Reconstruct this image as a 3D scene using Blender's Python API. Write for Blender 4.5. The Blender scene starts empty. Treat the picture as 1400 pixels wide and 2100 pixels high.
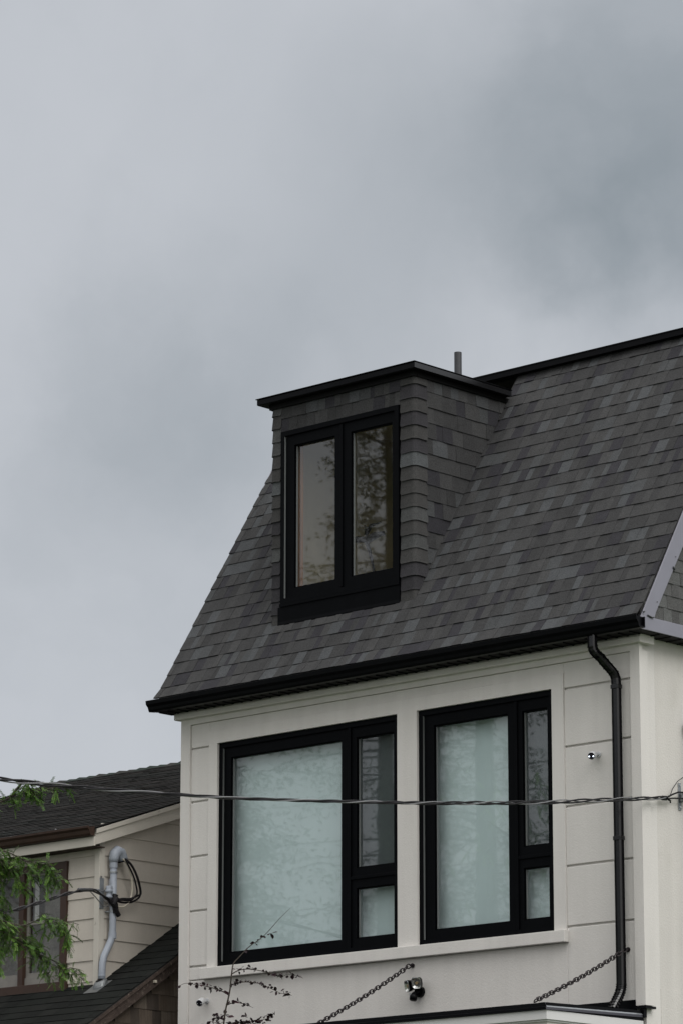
import bpy, bmesh, math, random
from mathutils import Vector, Matrix
R = random.Random(7)
S = bpy.context.scene
PI = math.pi

# ------------------------------------------------------------------ camera
cam = bpy.data.cameras.new("camera"); cam_o = bpy.data.objects.new("camera", cam); S.collection.objects.link(cam_o)
CAM = Vector((24.5552, -24.3543, 1.6))
cr = Vector((0.7351894, 0.6778612, 0.0008372)); cu = Vector((0.1581209, -0.1726942, 0.9722009)); cf = Vector((-0.6591618, 0.7146194, 0.2341470))
cam_o.matrix_world = Matrix(((cr.x, cu.x, -cf.x, CAM.x), (cr.y, cu.y, -cf.y, CAM.y), (cr.z, cu.z, -cf.z, CAM.z), (0, 0, 0, 1)))
cam.sensor_fit = 'HORIZONTAL'; cam.sensor_width = 36.0; cam.lens = 36.0 * 7473.4 / 1400.0
cam.clip_start = 0.5; cam.clip_end = 3000
S.camera = cam_o

# ------------------------------------------------------------------ world
SUN_EL, SUN_AZ = math.radians(42), math.radians(100)      # azimuth measured from +y towards +x
W = bpy.data.worlds.new("World"); S.world = W; W.use_nodes = True
nt = W.node_tree; nt.nodes.clear()
def N(t, kind, **kw):
    n = t.nodes.new(kind)
    for k, v in kw.items():
        if k.startswith('i_'):
            key = k[2:]; key = int(key) if key.isdigit() else key
            n.inputs[key].default_value = v
        else: setattr(n, k, v)
    return n
def mth(t, op, a, b=None, clamp=False):
    n = t.nodes.new('ShaderNodeMath'); n.operation = op; n.use_clamp = clamp
    for i, v in enumerate((a, b)):
        if v is None: continue
        if isinstance(v, (int, float)): n.inputs[i].default_value = v
        else: t.links.new(v, n.inputs[i])
    return n.outputs[0]
out = N(nt, 'ShaderNodeOutputWorld')
tc = N(nt, 'ShaderNodeTexCoord')
nz = N(nt, 'ShaderNodeTexNoise', i_Scale=9.0, i_Detail=6.0, i_Roughness=0.55)
nt.links.new(tc.outputs['Generated'], nz.inputs['Vector'])
off = N(nt, 'ShaderNodeVectorMath', operation='SUBTRACT'); nt.links.new(nz.outputs['Color'], off.inputs[0]); off.inputs[1].default_value = (.5, .5, .5)
scl = N(nt, 'ShaderNodeVectorMath', operation='SCALE'); nt.links.new(off.outputs[0], scl.inputs[0]); scl.inputs['Scale'].default_value = 0.11
wd = N(nt, 'ShaderNodeVectorMath', operation='ADD'); nt.links.new(tc.outputs['Generated'], wd.inputs[0]); nt.links.new(scl.outputs[0], wd.inputs[1])
tot = None
CLOUDS = [((-0.5729, 0.7440, 0.3439), .078, .50), ((-0.606, 0.734, 0.315), .045, .14), ((-0.5800, 0.7580, 0.2930), .042, .46), ((-0.6389, 0.7024, 0.3137), .075, .36), ((-0.606, 0.723, 0.330), .055, .12),
          ((-0.6894, 0.6686, 0.2789), .052, .32), ((-0.6650, 0.6950, 0.2700), .050, .18), ((-0.560, 0.770, 0.310), .06, .25)]
for v, r, s in CLOUDS:
    d = N(nt, 'ShaderNodeVectorMath', operation='DISTANCE'); nt.links.new(wd.outputs[0], d.inputs[0]); d.inputs[1].default_value = v
    m = N(nt, 'ShaderNodeMapRange', interpolation_type='SMOOTHSTEP'); nt.links.new(d.outputs['Value'], m.inputs['Value'])
    m.inputs['From Min'].default_value = 0.0; m.inputs['From Max'].default_value = r; m.inputs['To Min'].default_value = s; m.inputs['To Max'].default_value = 0.0
    tot = m.outputs[0] if tot is None else mth(nt, 'ADD', tot, m.outputs[0])
nb = N(nt, 'ShaderNodeTexNoise', i_Scale=7.5, i_Detail=8.0, i_Roughness=0.55); nt.links.new(wd.outputs[0], nb.inputs['Vector'])
nbm = N(nt, 'ShaderNodeMapRange', interpolation_type='SMOOTHSTEP'); nt.links.new(nb.outputs['Fac'], nbm.inputs['Value'])
nbm.inputs['From Min'].default_value = 0.35; nbm.inputs['From Max'].default_value = 0.75; nbm.inputs['To Max'].default_value = 0.30
tot = mth(nt, 'ADD', tot, nbm.outputs[0], True)
cc = N(nt, 'ShaderNodeMix', data_type='RGBA')
nt.links.new(tot, cc.inputs['Factor'])
cc.inputs['A'].default_value = (.565, .590, .630, 1); cc.inputs['B'].default_value = (.282, .320, .352, 1)
sep = N(nt, 'ShaderNodeSeparateXYZ'); nt.links.new(tc.outputs['Generated'], sep.inputs[0])
el = N(nt, 'ShaderNodeMapRange'); nt.links.new(sep.outputs['Z'], el.inputs['Value'])
el.inputs['From Min'].default_value = 0.40; el.inputs['From Max'].default_value = 1.0; el.inputs['To Min'].default_value = 1.0; el.inputs['To Max'].default_value = 3.3
ex = N(nt, 'ShaderNodeMapRange'); nt.links.new(mth(nt, 'SUBTRACT', mth(nt, 'MULTIPLY', sep.outputs['X'], .72), mth(nt, 'MULTIPLY', sep.outputs['Y'], .55)), ex.inputs['Value'])       # unseen sky brightened to the right and behind the camera, to light the walls
ex.inputs['From Min'].default_value = -0.2; ex.inputs['From Max'].default_value = 0.9; ex.inputs['To Min'].default_value = 1.0; ex.inputs['To Max'].default_value = 1.8
br = mth(nt, 'MULTIPLY', el.outputs[0], ex.outputs[0])
sky = N(nt, 'ShaderNodeTexSky', sky_type='NISHITA', sun_disc=False, sun_elevation=SUN_EL, sun_rotation=SUN_AZ)
hw = N(nt, 'ShaderNodeMapRange', clamp=True); nt.links.new(br, hw.inputs['Value']); hw.inputs['From Min'].default_value = 1.0; hw.inputs['From Max'].default_value = 1.5
hc = N(nt, 'ShaderNodeMix', data_type='RGBA'); nt.links.new(hw.outputs[0], hc.inputs['Factor']); nt.links.new(cc.outputs['Result'], hc.inputs['A']); hc.inputs['B'].default_value = (.545, .537, .530, 1)
cl = N(nt, 'ShaderNodeBackground'); nt.links.new(hc.outputs['Result'], cl.inputs['Color']); nt.links.new(br, cl.inputs['Strength'])
bs = N(nt, 'ShaderNodeBackground', i_Strength=0.05); nt.links.new(sky.outputs[0], bs.inputs['Color'])
mx = N(nt, 'ShaderNodeMixShader', i_Fac=0.92); nt.links.new(bs.outputs[0], mx.inputs[1]); nt.links.new(cl.outputs[0], mx.inputs[2])
nt.links.new(mx.outputs[0], out.inputs['Surface'])

# ------------------------------------------------------------------ sun behind the cloud
sl = bpy.data.lights.new("sun", 'SUN'); sl.energy = 1.3; sl.angle = math.radians(35); sl.color = (1.0, .98, .95)
so = bpy.data.objects.new("sun", sl); S.collection.objects.link(so)
sd = Vector((math.sin(SUN_AZ) * math.cos(SUN_EL), math.cos(SUN_AZ) * math.cos(SUN_EL), math.sin(SUN_EL)))
so.rotation_euler = sd.to_track_quat('Z', 'Y').to_euler()

S.view_settings.view_transform = 'Standard'; S.view_settings.look = 'None'; S.view_settings.gamma = 1.0; S.view_settings.exposure = 0.0
S.view_settings.use_curve_mapping = False
S.render.engine = 'CYCLES'; S.cycles.max_bounces = 8; S.cycles.transparent_max_bounces = 12; S.cycles.use_denoising = True

# ------------------------------------------------------------------ materials
MATS = {}
def mat(name, col, rough=.7, metal=0.0, var=0.0, vscale=3.0, bump=0.0, bscale=80.0, spec=.5, tint=False, fine=0.0, fscale=400.0, stretch=None, streak=0, col2=None, c2=(.55, .7), c2scale=4.0, coat=0):
    m = bpy.data.materials.new(name); m.use_nodes = True; t = m.node_tree; b = t.nodes['Principled BSDF']
    b.inputs['Roughness'].default_value = rough; b.inputs['Metallic'].default_value = metal; b.inputs['Specular IOR Level'].default_value = spec
    if coat: b.inputs['Coat Weight'].default_value = coat
    tc = N(t, 'ShaderNodeTexCoord'); vec = tc.outputs['Object']
    if stretch:
        mp = N(t, 'ShaderNodeMapping'); mp.inputs['Scale'].default_value = stretch; t.links.new(vec, mp.inputs[0]); vec = mp.outputs[0]
    if tint:
        a = N(t, 'ShaderNodeAttribute', attribute_name='tint'); c = a.outputs['Color']
    else:
        rgb = N(t, 'ShaderNodeRGB'); rgb.outputs[0].default_value = (*col, 1); c = rgb.outputs[0]
    if col2:
        n = N(t, 'ShaderNodeTexNoise', i_Scale=c2scale, i_Detail=6.0, i_Roughness=.65); t.links.new(vec, n.inputs['Vector'])
        mr = N(t, 'ShaderNodeMapRange', interpolation_type='SMOOTHSTEP'); t.links.new(n.outputs['Fac'], mr.inputs[0]); mr.inputs[1].default_value = c2[0]; mr.inputs[2].default_value = c2[1]
        x = N(t, 'ShaderNodeMix', data_type='RGBA'); t.links.new(mr.outputs[0], x.inputs['Factor']); t.links.new(c, x.inputs['A']); x.inputs['B'].default_value = (*col2, 1); c = x.outputs['Result']
    for amt, sc, det in ((var, vscale, 5.0), (fine, fscale, 2.0), (streak, 1.0, 6.0)):
        if amt:
            n = N(t, 'ShaderNodeTexNoise', i_Scale=sc, i_Detail=det, i_Roughness=.6); t.links.new(vec, n.inputs['Vector'])
            if amt is streak:
                mp2 = N(t, 'ShaderNodeMapping'); mp2.inputs['Scale'].default_value = (7, 7, .55); t.links.new(vec, mp2.inputs[0]); t.links.new(mp2.outputs[0], n.inputs['Vector'])
            mr = N(t, 'ShaderNodeMapRange'); t.links.new(n.outputs['Fac'], mr.inputs[0]); mr.inputs[1].default_value = .25; mr.inputs[2].default_value = .75
            mr.inputs[3].default_value = 1 - amt; mr.inputs[4].default_value = 1 + amt
            vm = N(t, 'ShaderNodeVectorMath', operation='SCALE'); t.links.new(c, vm.inputs[0]); t.links.new(mr.outputs[0], vm.inputs['Scale']); c = vm.outputs[0]
    t.links.new(c, b.inputs['Base Color'])
    if bump:
        n = N(t, 'ShaderNodeTexNoise', i_Scale=bscale, i_Detail=3.0, i_Roughness=.6); t.links.new(vec, n.inputs['Vector'])
        bp = N(t, 'ShaderNodeBump', i_Strength=bump, i_Distance=.01); t.links.new(n.outputs['Fac'], bp.inputs['Height']); t.links.new(bp.outputs[0], b.inputs['Normal'])
    MATS[name] = m
    return m
M_STUCCO = mat('stucco', (.632, .613, .588), .92, streak=.052, var=.031, vscale=1.3, bump=.25, bscale=70, fine=.035, fscale=160, spec=.2)
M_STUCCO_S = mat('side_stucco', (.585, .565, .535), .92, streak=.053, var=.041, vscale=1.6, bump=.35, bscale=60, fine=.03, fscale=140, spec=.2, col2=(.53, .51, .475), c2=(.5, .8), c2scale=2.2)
M_TRIMW = mat('smooth_trim', (.60, .60, .60), .8, var=.03, vscale=4, bump=.15, bscale=90, spec=.2)
M_SHING = mat('asphalt_shingle', (.05, .05, .05), .95, tint=True, var=.101, vscale=9, fine=.42, fscale=115, bump=.7, bscale=130, spec=.15)
M_FELT = mat('roof_deck', (.02, .02, .02), .95)
M_BLACK = mat('black_metal', (.0020, .0021, .0030), .36, var=.15, vscale=6, spec=.10, bump=.05, bscale=14)
M_FRAME = mat('black_vinyl', (.0020, .0024, .0032), .45, var=.2, vscale=8, spec=.05)
M_SOFFIT = mat('black_soffit', (.004, .004, .004), .55, spec=.12, bump=.2, bscale=20)
M_FLASH = mat('grey_flashing', (.235, .235, .275), .42, metal=.25, var=.06, vscale=5, bump=.12, bscale=6, spec=.5)
M_GREYM = mat('galvanised', (.30, .32, .34), .45, metal=.7, var=.15, vscale=14, bump=.1, bscale=20)
M_PVC = mat('grey_pvc', (.30, .33, .38), .45, var=.06, vscale=10, spec=.4)
M_PIPE = mat('dark_pipe', (.048, .050, .055), .4, metal=.3, var=.1, vscale=12)
M_DOWN = mat('black_downspout', (.003, .003, .004), .22, spec=.55, var=.2, vscale=5, bump=.08, bscale=10)
M_SIDING = mat('beige_siding', (.49, .452, .40), .6, streak=.055, var=.052, vscale=2, fine=.03, fscale=60, spec=.35, stretch=(1, 1, 1), bump=.05, bscale=30)
M_TRIMB = mat('beige_trim', (.53, .50, .445), .55, var=.06, vscale=4, spec=.35, col2=(.25, .23, .2), c2=(.62, .8), c2scale=9)
M_BROWN = mat('brown_paint', (.040, .021, .014), .5, var=.2, vscale=9, spec=.35, bump=.1, bscale=40)
M_OLDWOOD = mat('weathered_wood', (.06, .045, .038), .85, var=.4, vscale=14, col2=(.20, .17, .14), c2=(.55, .75), c2scale=22, bump=.6, bscale=50, spec=.2)
M_CEDAR = mat('cedar_shingle', (.13, .105, .085), .9, tint=True, var=.25, vscale=6, fine=.2, fscale=90, bump=.5, bscale=60, spec=.15, stretch=(6, 6, .5))
M_OLDSH = mat('old_shingle', (.03, .03, .03), .95, tint=True, var=.2, vscale=5, fine=.25, fscale=200, bump=.5, bscale=200, spec=.12)
M_CHAIN = mat('dark_iron', (.030, .024, .026), .5, metal=.5, var=.3, vscale=40)
M_WHITE = mat('white_plastic', (.50, .51, .52), .4, spec=.4)
M_CABLE = mat('black_cable', (.008, .007, .009), .5, spec=.25)
M_WIRE = mat('bare_aluminium_wire', (.24, .24, .25), .45, metal=.6)
M_WWIRE = mat('white_insulated_wire', (.50, .46, .38), .5)
M_PLASTER = mat('interior_plaster', (.47, .43, .31), .9, var=.1, vscale=2)
M_STUD = mat('timber_stud', (.42, .20, .09), .7, var=.2, vscale=8, stretch=(3, 3, .4))
M_ROOM = mat('room_wall', (.30, .30, .28), .9)
M_CURT = mat('curtain_fabric', (.63, .705, .725), .85, var=.03, vscale=3, spec=.1)
M_CURTW = mat('white_curtain', (.62, .64, .68), .85, spec=.1)
M_LACE = mat('grey_lace', (.205, .20, .195), .9, var=.4, vscale=5, fine=.25, fscale=60, spec=.1)
M_SASH = mat('grey_white_sash', (.19, .18, .165), .6, var=.15, vscale=12)
M_BARK = mat('bark', (.05, .04, .032), .9, var=.3, vscale=20, bump=.5, bscale=60)
M_LEAF = mat('locust_leaf', (.05, .1, .03), .5, tint=True, spec=.3)
M_PLEAF = mat('purple_leaf', (.02, .008, .012), .5, tint=True, spec=.3)
M_TREEL = mat('dark_foliage', (.03, .045, .02), .8, tint=True, spec=.2)
M_GRASS = mat('lawn', (.045, .07, .03), .95, var=.3, vscale=.8)
M_ASPH = mat('asphalt', (.05, .05, .05), .9, var=.15, vscale=3, bump=.3, bscale=100)
M_CONC = mat('concrete', (.28, .27, .26), .9, var=.1, vscale=2)
M_DFLASH = mat('dark_flashing', (.055, .055, .065), .3, metal=.5, spec=.5)
M_LEAD = mat('dull_lead', (.16, .17, .175), .38, metal=.5, var=.2, vscale=20)
M_COIL = mat('glossy_black_coil', (.004, .004, .005), .24, spec=.9, bump=.25, bscale=3)
M_STRIP = mat('grey_sheen', (.13, .14, .14), .5, spec=.4)  # grey standing in for sky reflected on right-facing frame sides
M_DARKG = mat('lens_black', (.008, .008, .012), .12, spec=.6)
M_CHROME = mat('reflector', (.55, .56, .55), .18, metal=.9)
M_AMBER = mat('sensor_lens', (.30, .22, .12), .3, spec=.6)
for m in (M_LEAF, M_PLEAF):
    t = m.node_tree; b = t.nodes['Principled BSDF']; b.inputs['Subsurface Weight'].default_value = 0.0
    tr = N(t, 'ShaderNodeBsdfTranslucent'); a = [n for n in t.nodes if n.type == 'ATTRIBUTE'][0]; t.links.new(a.outputs['Color'], tr.inputs[0])
    mxs = N(t, 'ShaderNodeMixShader', i_Fac=.3); o = t.nodes['Material Output']; t.links.new(b.outputs[0], mxs.inputs[1]); t.links.new(tr.outputs[0], mxs.inputs[2]); t.links.new(mxs.outputs[0], o.inputs[0])

def glass(name, tintc, gain, warp, rgh=.012):
    m = bpy.data.materials.new(name); m.use_nodes = True; t = m.node_tree; t.nodes.remove(t.nodes['Principled BSDF']); o = t.nodes['Material Output']
    tr = N(t, 'ShaderNodeBsdfTransparent'); tr.inputs[0].default_value = (*tintc, 1)
    gl = N(t, 'ShaderNodeBsdfGlossy', i_Roughness=rgh); gl.inputs[0].default_value = (1, 1, 1, 1)
    tcn = N(t, 'ShaderNodeTexCoord'); n = N(t, 'ShaderNodeTexNoise', i_Scale=1.7, i_Detail=2.0); t.links.new(tcn.outputs['Object'], n.inputs['Vector'])
    bp = N(t, 'ShaderNodeBump', i_Strength=warp, i_Distance=.01); t.links.new(n.outputs['Fac'], bp.inputs['Height']); t.links.new(bp.outputs[0], gl.inputs['Normal'])
    gm_ = N(t, 'ShaderNodeNewGeometry'); dp = N(t, 'ShaderNodeVectorMath', operation='DOT_PRODUCT'); t.links.new(gm_.outputs['Incoming'], dp.inputs[0]); t.links.new(gm_.outputs['Normal'], dp.inputs[1])
    c_ = mth(t, 'SUBTRACT', 1.0, mth(t, 'ABSOLUTE', dp.outputs['Value']), True); p5 = mth(t, 'POWER', c_, 5.0); f = mth(t, 'MULTIPLY', mth(t, 'ADD', mth(t, 'MULTIPLY', p5, .955), .045), gain, True)
    mxs = N(t, 'ShaderNodeMixShader'); t.links.new(f, mxs.inputs[0]); t.links.new(tr.outputs[0], mxs.inputs[1]); t.links.new(gl.outputs[0], mxs.inputs[2]); t.links.new(mxs.outputs[0], o.inputs[0])
    return m
M_GLASS = glass('window_glass', (.90, .95, .94), 2.7, .03, .015)
M_GLASSN = glass('old_glass', (.8, .8, .77), 1.1, .05)
M_GLASSD = glass('dormer_glass', (.94, .94, .90), 2.7, .03, .016)
m = bpy.data.materials.new('insect_screen'); m.use_nodes = True; t = m.node_tree; b = t.nodes['Principled BSDF']; b.inputs['Base Color'].default_value = (.03, .032, .036, 1); b.inputs['Roughness'].default_value = .8
b.inputs['Alpha'].default_value = .66; M_SCREEN = m
m = bpy.data.materials.new('led_lamp'); m.use_nodes = True; b = m.node_tree.nodes['Principled BSDF']; b.inputs['Emission Color'].default_value = (.75, .85, 1, 1); b.inputs['Emission Strength'].default_value = 3.0; M_LED = m

# ------------------------------------------------------------------ mesh helpers
def wpos(o):
    p = Vector((0, 0, 0))
    while o is not None: p += o.location; o = o.parent
    return p
class MB:
    def __init__(s): s.v = []; s.f = []; s.c = []
    def poly(s, pts, col=(1, 1, 1)):
        i = len(s.v); s.v += [tuple(p) for p in pts]; s.f.append(tuple(range(i, i + len(pts)))); s.c.append(col); return s
    def box(s, x0, x1, y0, y1, z0, z1, col=(1, 1, 1)):
        i = len(s.v); s.v += [(x, y, z) for x in (x0, x1) for y in (y0, y1) for z in (z0, z1)]
        for f in ((0, 1, 3, 2), (4, 6, 7, 5), (0, 4, 5, 1), (2, 3, 7, 6), (0, 2, 6, 4), (1, 5, 7, 3)): s.f.append(tuple(i + k for k in f)); s.c.append(col)
        return s
    def prism(s, prof, axis, a, b, col=(1, 1, 1)):
        # prof: closed 2D outline in the other two axes, extruded along axis from a to b
        def P(t, p):
            return {0: (t, p[0], p[1]), 1: (p[0], t, p[1]), 2: (p[0], p[1], t)}[axis]
        i = len(s.v); n = len(prof); s.v += [P(a, p) for p in prof] + [P(b, p) for p in prof]
        s.f.append(tuple(i + k for k in range(n))[::-1]); s.f.append(tuple(i + n + k for k in range(n))); s.c += [col, col]
        for k in range(n): s.f.append((i + k, i + (k + 1) % n, i + n + (k + 1) % n, i + n + k)); s.c.append(col)
        return s
    def tube(s, path, r, n=8, col=(1, 1, 1), cap=True, sq=None, closed=False):
        path = [Vector(p) for p in path]; k = len(path); i0 = len(s.v)
        rr = r if isinstance(r, (list, tuple)) else [r] * k
        up = None
        for j, p in enumerate(path):
            if closed: d = (path[(j + 1) % k] - path[j - 1]).normalized()
            else: d = (path[min(j + 1, k - 1)] - path[max(j - 1, 0)]).normalized()
            if up is None: up = Vector((0, 0, 1)) if abs(d.z) < .9 else Vector((0, 1, 0))
            a = d.cross(up).normalized(); b = a.cross(d).normalized(); up = b
            for q in range(n):
                if sq: w, h = sq; cx, cy = ((-1, -1), (1, -1), (1, 1), (-1, 1))[q]; s.v.append(tuple(p + a * cx * w * .5 + b * cy * h * .5))
                else: t = 2 * PI * q / n; s.v.append(tuple(p + a * math.cos(t) * rr[j] + b * math.sin(t) * rr[j]))
        for j in range(k if closed else k - 1):
            j2 = (j + 1) % k
            for q in range(n): s.f.append((i0 + j * n + q, i0 + j * n + (q + 1) % n, i0 + j2 * n + (q + 1) % n, i0 + j2 * n + q)); s.c.append(col)
        if cap and not closed:
            s.f.append(tuple(i0 + q for q in range(n))[::-1]); s.f.append(tuple(i0 + (k - 1) * n + q for q in range(n))); s.c += [col, col]
        return s
    def build(s, name, m, parent=None, smooth=False, bevel=0, sub=0, **tags):
        me = bpy.data.meshes.new(name); off = wpos(parent) if parent else Vector((0, 0, 0))
        loc = Vector((0, 0, 0))
        if parent is None:
            n = len(s.v); loc = Vector((sum(v[0] for v in s.v) / n, sum(v[1] for v in s.v) / n, min(v[2] for v in s.v)))
        o_ = off + loc
        me.from_pydata([(v[0] - o_.x, v[1] - o_.y, v[2] - o_.z) for v in s.v], [], s.f)
        ca = me.color_attributes.new('tint', 'FLOAT_COLOR', 'CORNER'); buf = []
        for f, c in zip(s.f, s.c): buf += [c[0], c[1], c[2], 1.0] * len(f)
        ca.data.foreach_set('color', buf)
        bm = bmesh.new(); bm.from_mesh(me); 
        if len(s.f) < 4000: bmesh.ops.recalc_face_normals(bm, faces=bm.faces)
        bm.to_mesh(me); bm.free()
        me.materials.append(m); me.update()
        if smooth: me.polygons.foreach_set('use_smooth', [True] * len(me.polygons))
        o = bpy.data.objects.new(name, me); S.collection.objects.link(o); o.parent = parent; o.location = loc
        if bevel:
            b = o.modifiers.new('edge', 'BEVEL'); b.width = bevel; b.segments = 2; b.limit_method = 'ANGLE'; b.angle_limit = math.radians(50)
        for k, v in tags.items(): o[k] = v
        return o
def thing(name, loc, label, category, group=None):
    o = bpy.data.objects.new(name, None); o.location = loc; S.collection.objects.link(o); o['label'] = label; o['category'] = category
    o.empty_display_size = .1
    if group: o['group'] = group
    return o
def node(name, parent, label=None):
    o = bpy.data.objects.new(name, None); S.collection.objects.link(o); o.parent = parent; o.empty_display_size = .1
    if label: o['label'] = label
    return o
def slab(mb, x0, x1, z0, z1, y0, y1, holes=(), col=(1, 1, 1)):
    """upright slab facing -y at y0 with rectangular holes (x0,x1,z0,z1)"""
    xs = sorted({x0, x1, *[h[0] for h in holes], *[h[1] for h in holes]}); zs = sorted({z0, z1, *[h[2] for h in holes], *[h[3] for h in holes]})
    ins = lambda x, z: any(h[0] < x < h[1] and h[2] < z < h[3] for h in holes)
    for a, b in zip(xs, xs[1:]):
        for c, d in zip(zs, zs[1:]):
            if ins((a + b) / 2, (c + d) / 2): continue
            mb.poly([(a, y0, c), (b, y0, c), (b, y0, d), (a, y0, d)], col); mb.poly([(a, y1, c), (a, y1, d), (b, y1, d), (b, y1, c)], col)
    for h in list(holes):
        a, b, c, d = h
        mb.poly([(a, y0, c), (a, y0, d), (a, y1, d), (a, y1, c)], col); mb.poly([(b, y0, c), (b, y1, c), (b, y1, d), (b, y0, d)], col)
        mb.poly([(a, y0, c), (a, y1, c), (b, y1, c), (b, y0, c)], col); mb.poly([(a, y0, d), (b, y0, d), (b, y1, d), (a, y1, d)], col)
    mb.poly([(x0, y0, z0), (x0, y0, z1), (x0, y1, z1), (x0, y1, z0)], col); mb.poly([(x1, y0, z0), (x1, y1, z0), (x1, y1, z1), (x1, y0, z1)], col)
    mb.poly([(x0, y0, z0), (x0, y1, z0), (x1, y1, z0), (x1, y0, z0)], col); mb.poly([(x0, y0, z1), (x1, y0, z1), (x1, y1, z1), (x0, y1, z1)], col)
    return mb

TINTS = [((.0475, .0478, .0490), 32), ((.0545, .0548, .0555), 22), ((.0415, .0418, .0428), 15), ((.0355, .0350, .0400), 12), ((.0680, .0720, .0760), 9), ((.0610, .0640, .0665), 11)]
def tint_pick(tabs):
    x = R.random() * sum(w for _, w in tabs)
    for c, w in tabs:
        x -= w
        if x <= 0: break
    k = R.uniform(.93, 1.07); return tuple(q * k for q in c)
def shingles(mb, P, vs, u_rng, Nrm, keep=None, tabs=TINTS, wmin=.05, wmax=.15, step=.009, tooth=.004, wob=.003):
    """P(u, v) -> point on the plane; vs: course lines; u_rng(v0, v1) -> (u0, u1)"""
    Nrm = Vector(Nrm).normalized()
    for k in range(len(vs) - 1):
        v0, v1 = vs[k], vs[k + 1]; u0, u1 = u_rng(v0, v1); u = u0
        if u1 - u0 < .02: continue
        dv = 0.0; nexts = u0 + R.uniform(.3, 1.0); prevh = None; up = False
        while u < u1 - .004:
            w = R.uniform(wmin, wmax); e = min(u + w, u1)
            if u1 - e < .03: e = u1
            if u > nexts: dv = R.uniform(-wob, wob); nexts = u + R.uniform(.8, 1.05)
            up = not up if R.random() < .75 else up
            c = tint_pick(tabs)
            hb = step + (tooth if up else 0) + R.uniform(-.001, .001); ht = .002 + (tooth * .8 if up else 0)
            if keep is None or keep((u + e) / 2, (v0 + v1) / 2):
                lo = v0 + dv - (R.uniform(0, .003) if up else 0); hi = v1 + .012
                a, b, d, f = P(u, lo), P(e, lo), P(e, hi), P(u, hi)
                A, B, D, F_ = a + Nrm * hb, b + Nrm * hb, d + Nrm * ht, f + Nrm * ht
                mb.poly([A, B, D, F_], c); mb.poly([a, b, B, A], tuple(q * .8 for q in c)); mb.poly([a, A, F_, f], c); mb.poly([b, d, D, B], c)
            u = e
    return mb

# =================================================================== MAIN HOUSE
house = thing('house', (0, 0, 0), 'pale stucco house with a steep dark shingled roof, black framed windows and dormer', 'house')
FW = 5.575
W1 = (.484, 2.772, 5.447, 7.578); W2 = (3.010, 4.587, 5.447, 7.578)
# front wall: backing, then fields split by grooves, raised surround, header and pilasters
fw = MB(); slab(fw, .003, 5.55, 0, 7.925, .042, .24, [W1, W2])
GZ = [5.475, 6.00, 6.52, 7.045, 7.56]
def field(x0, x1, zs):
    for a, b in zip(zs, zs[1:]): fw.box(x0, x1, .020, .0425, a + .009, b - .009)
field(.122, .37, [5.35 - .009] + GZ[0:] + [7.795 + .009]); field(4.72, 5.470, [4.70] + GZ + [7.795 + .009])
fw.box(.122, 4.72, .020, .0425, 4.70, 5.341); fw.box(.37, 4.72, .020, .0425, 7.70, 7.795)
house_fw = fw.build('front_wall', M_STUCCO, house, bevel=.006)
sr = MB(); slab(sr, .37, 4.72, 5.447, 7.70, .006, .041, [(W1[0], W1[1], 5.4471, W1[3]), (W2[0], W2[1], 5.4471, W2[3])])
sr.build('window_surround', M_STUCCO, house, bevel=.003)
MB().box(.32, 4.74, -.045, .019, 5.342, 5.446).build('sill', M_STUCCO, house, bevel=.005)
MB().box(.0, 5.575, 0, .041, 7.796, 7.852).box(0, .121, 0, .041, 4.70, 7.796).box(5.471, 5.575, 0, .118, 4.745, 7.796).box(5.5755, 5.5758, 0, .001, 4.745, 4.75).build('corner_trim', M_STUCCO, house, bevel=.004)
cor = [(-.048, .0), (-.052, .012), (-.052, .05), (-.044, .062), (-.03, .068), (-.03, .073), (.02, .073), (.02, 0)]
cm = MB(); cm.prism([(y, 7.852 + z) for y, z in cor], 0, -.048, FW + .047)
cm.box(FW - .02, FW + .047, .02, .155, 7.853, 7.925); cm.box(-.048, .01, .02, .155, 7.853, 7.925)
cm.build('cornice', M_STUCCO, house, bevel=.004)
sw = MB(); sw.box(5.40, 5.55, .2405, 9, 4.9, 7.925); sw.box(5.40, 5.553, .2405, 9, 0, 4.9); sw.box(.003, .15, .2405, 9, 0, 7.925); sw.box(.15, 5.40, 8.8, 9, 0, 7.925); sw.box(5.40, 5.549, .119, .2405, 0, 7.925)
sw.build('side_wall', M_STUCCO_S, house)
MB().box(.15, 5.40, .3, 8.8, 7.80, 7.90).box(.15, 5.40, 2.0, 2.1, 0, 7.80).box(2.86, 2.93, .242, 2.0, 5, 7.8).build('inner_wall', M_ROOM, house)

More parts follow.
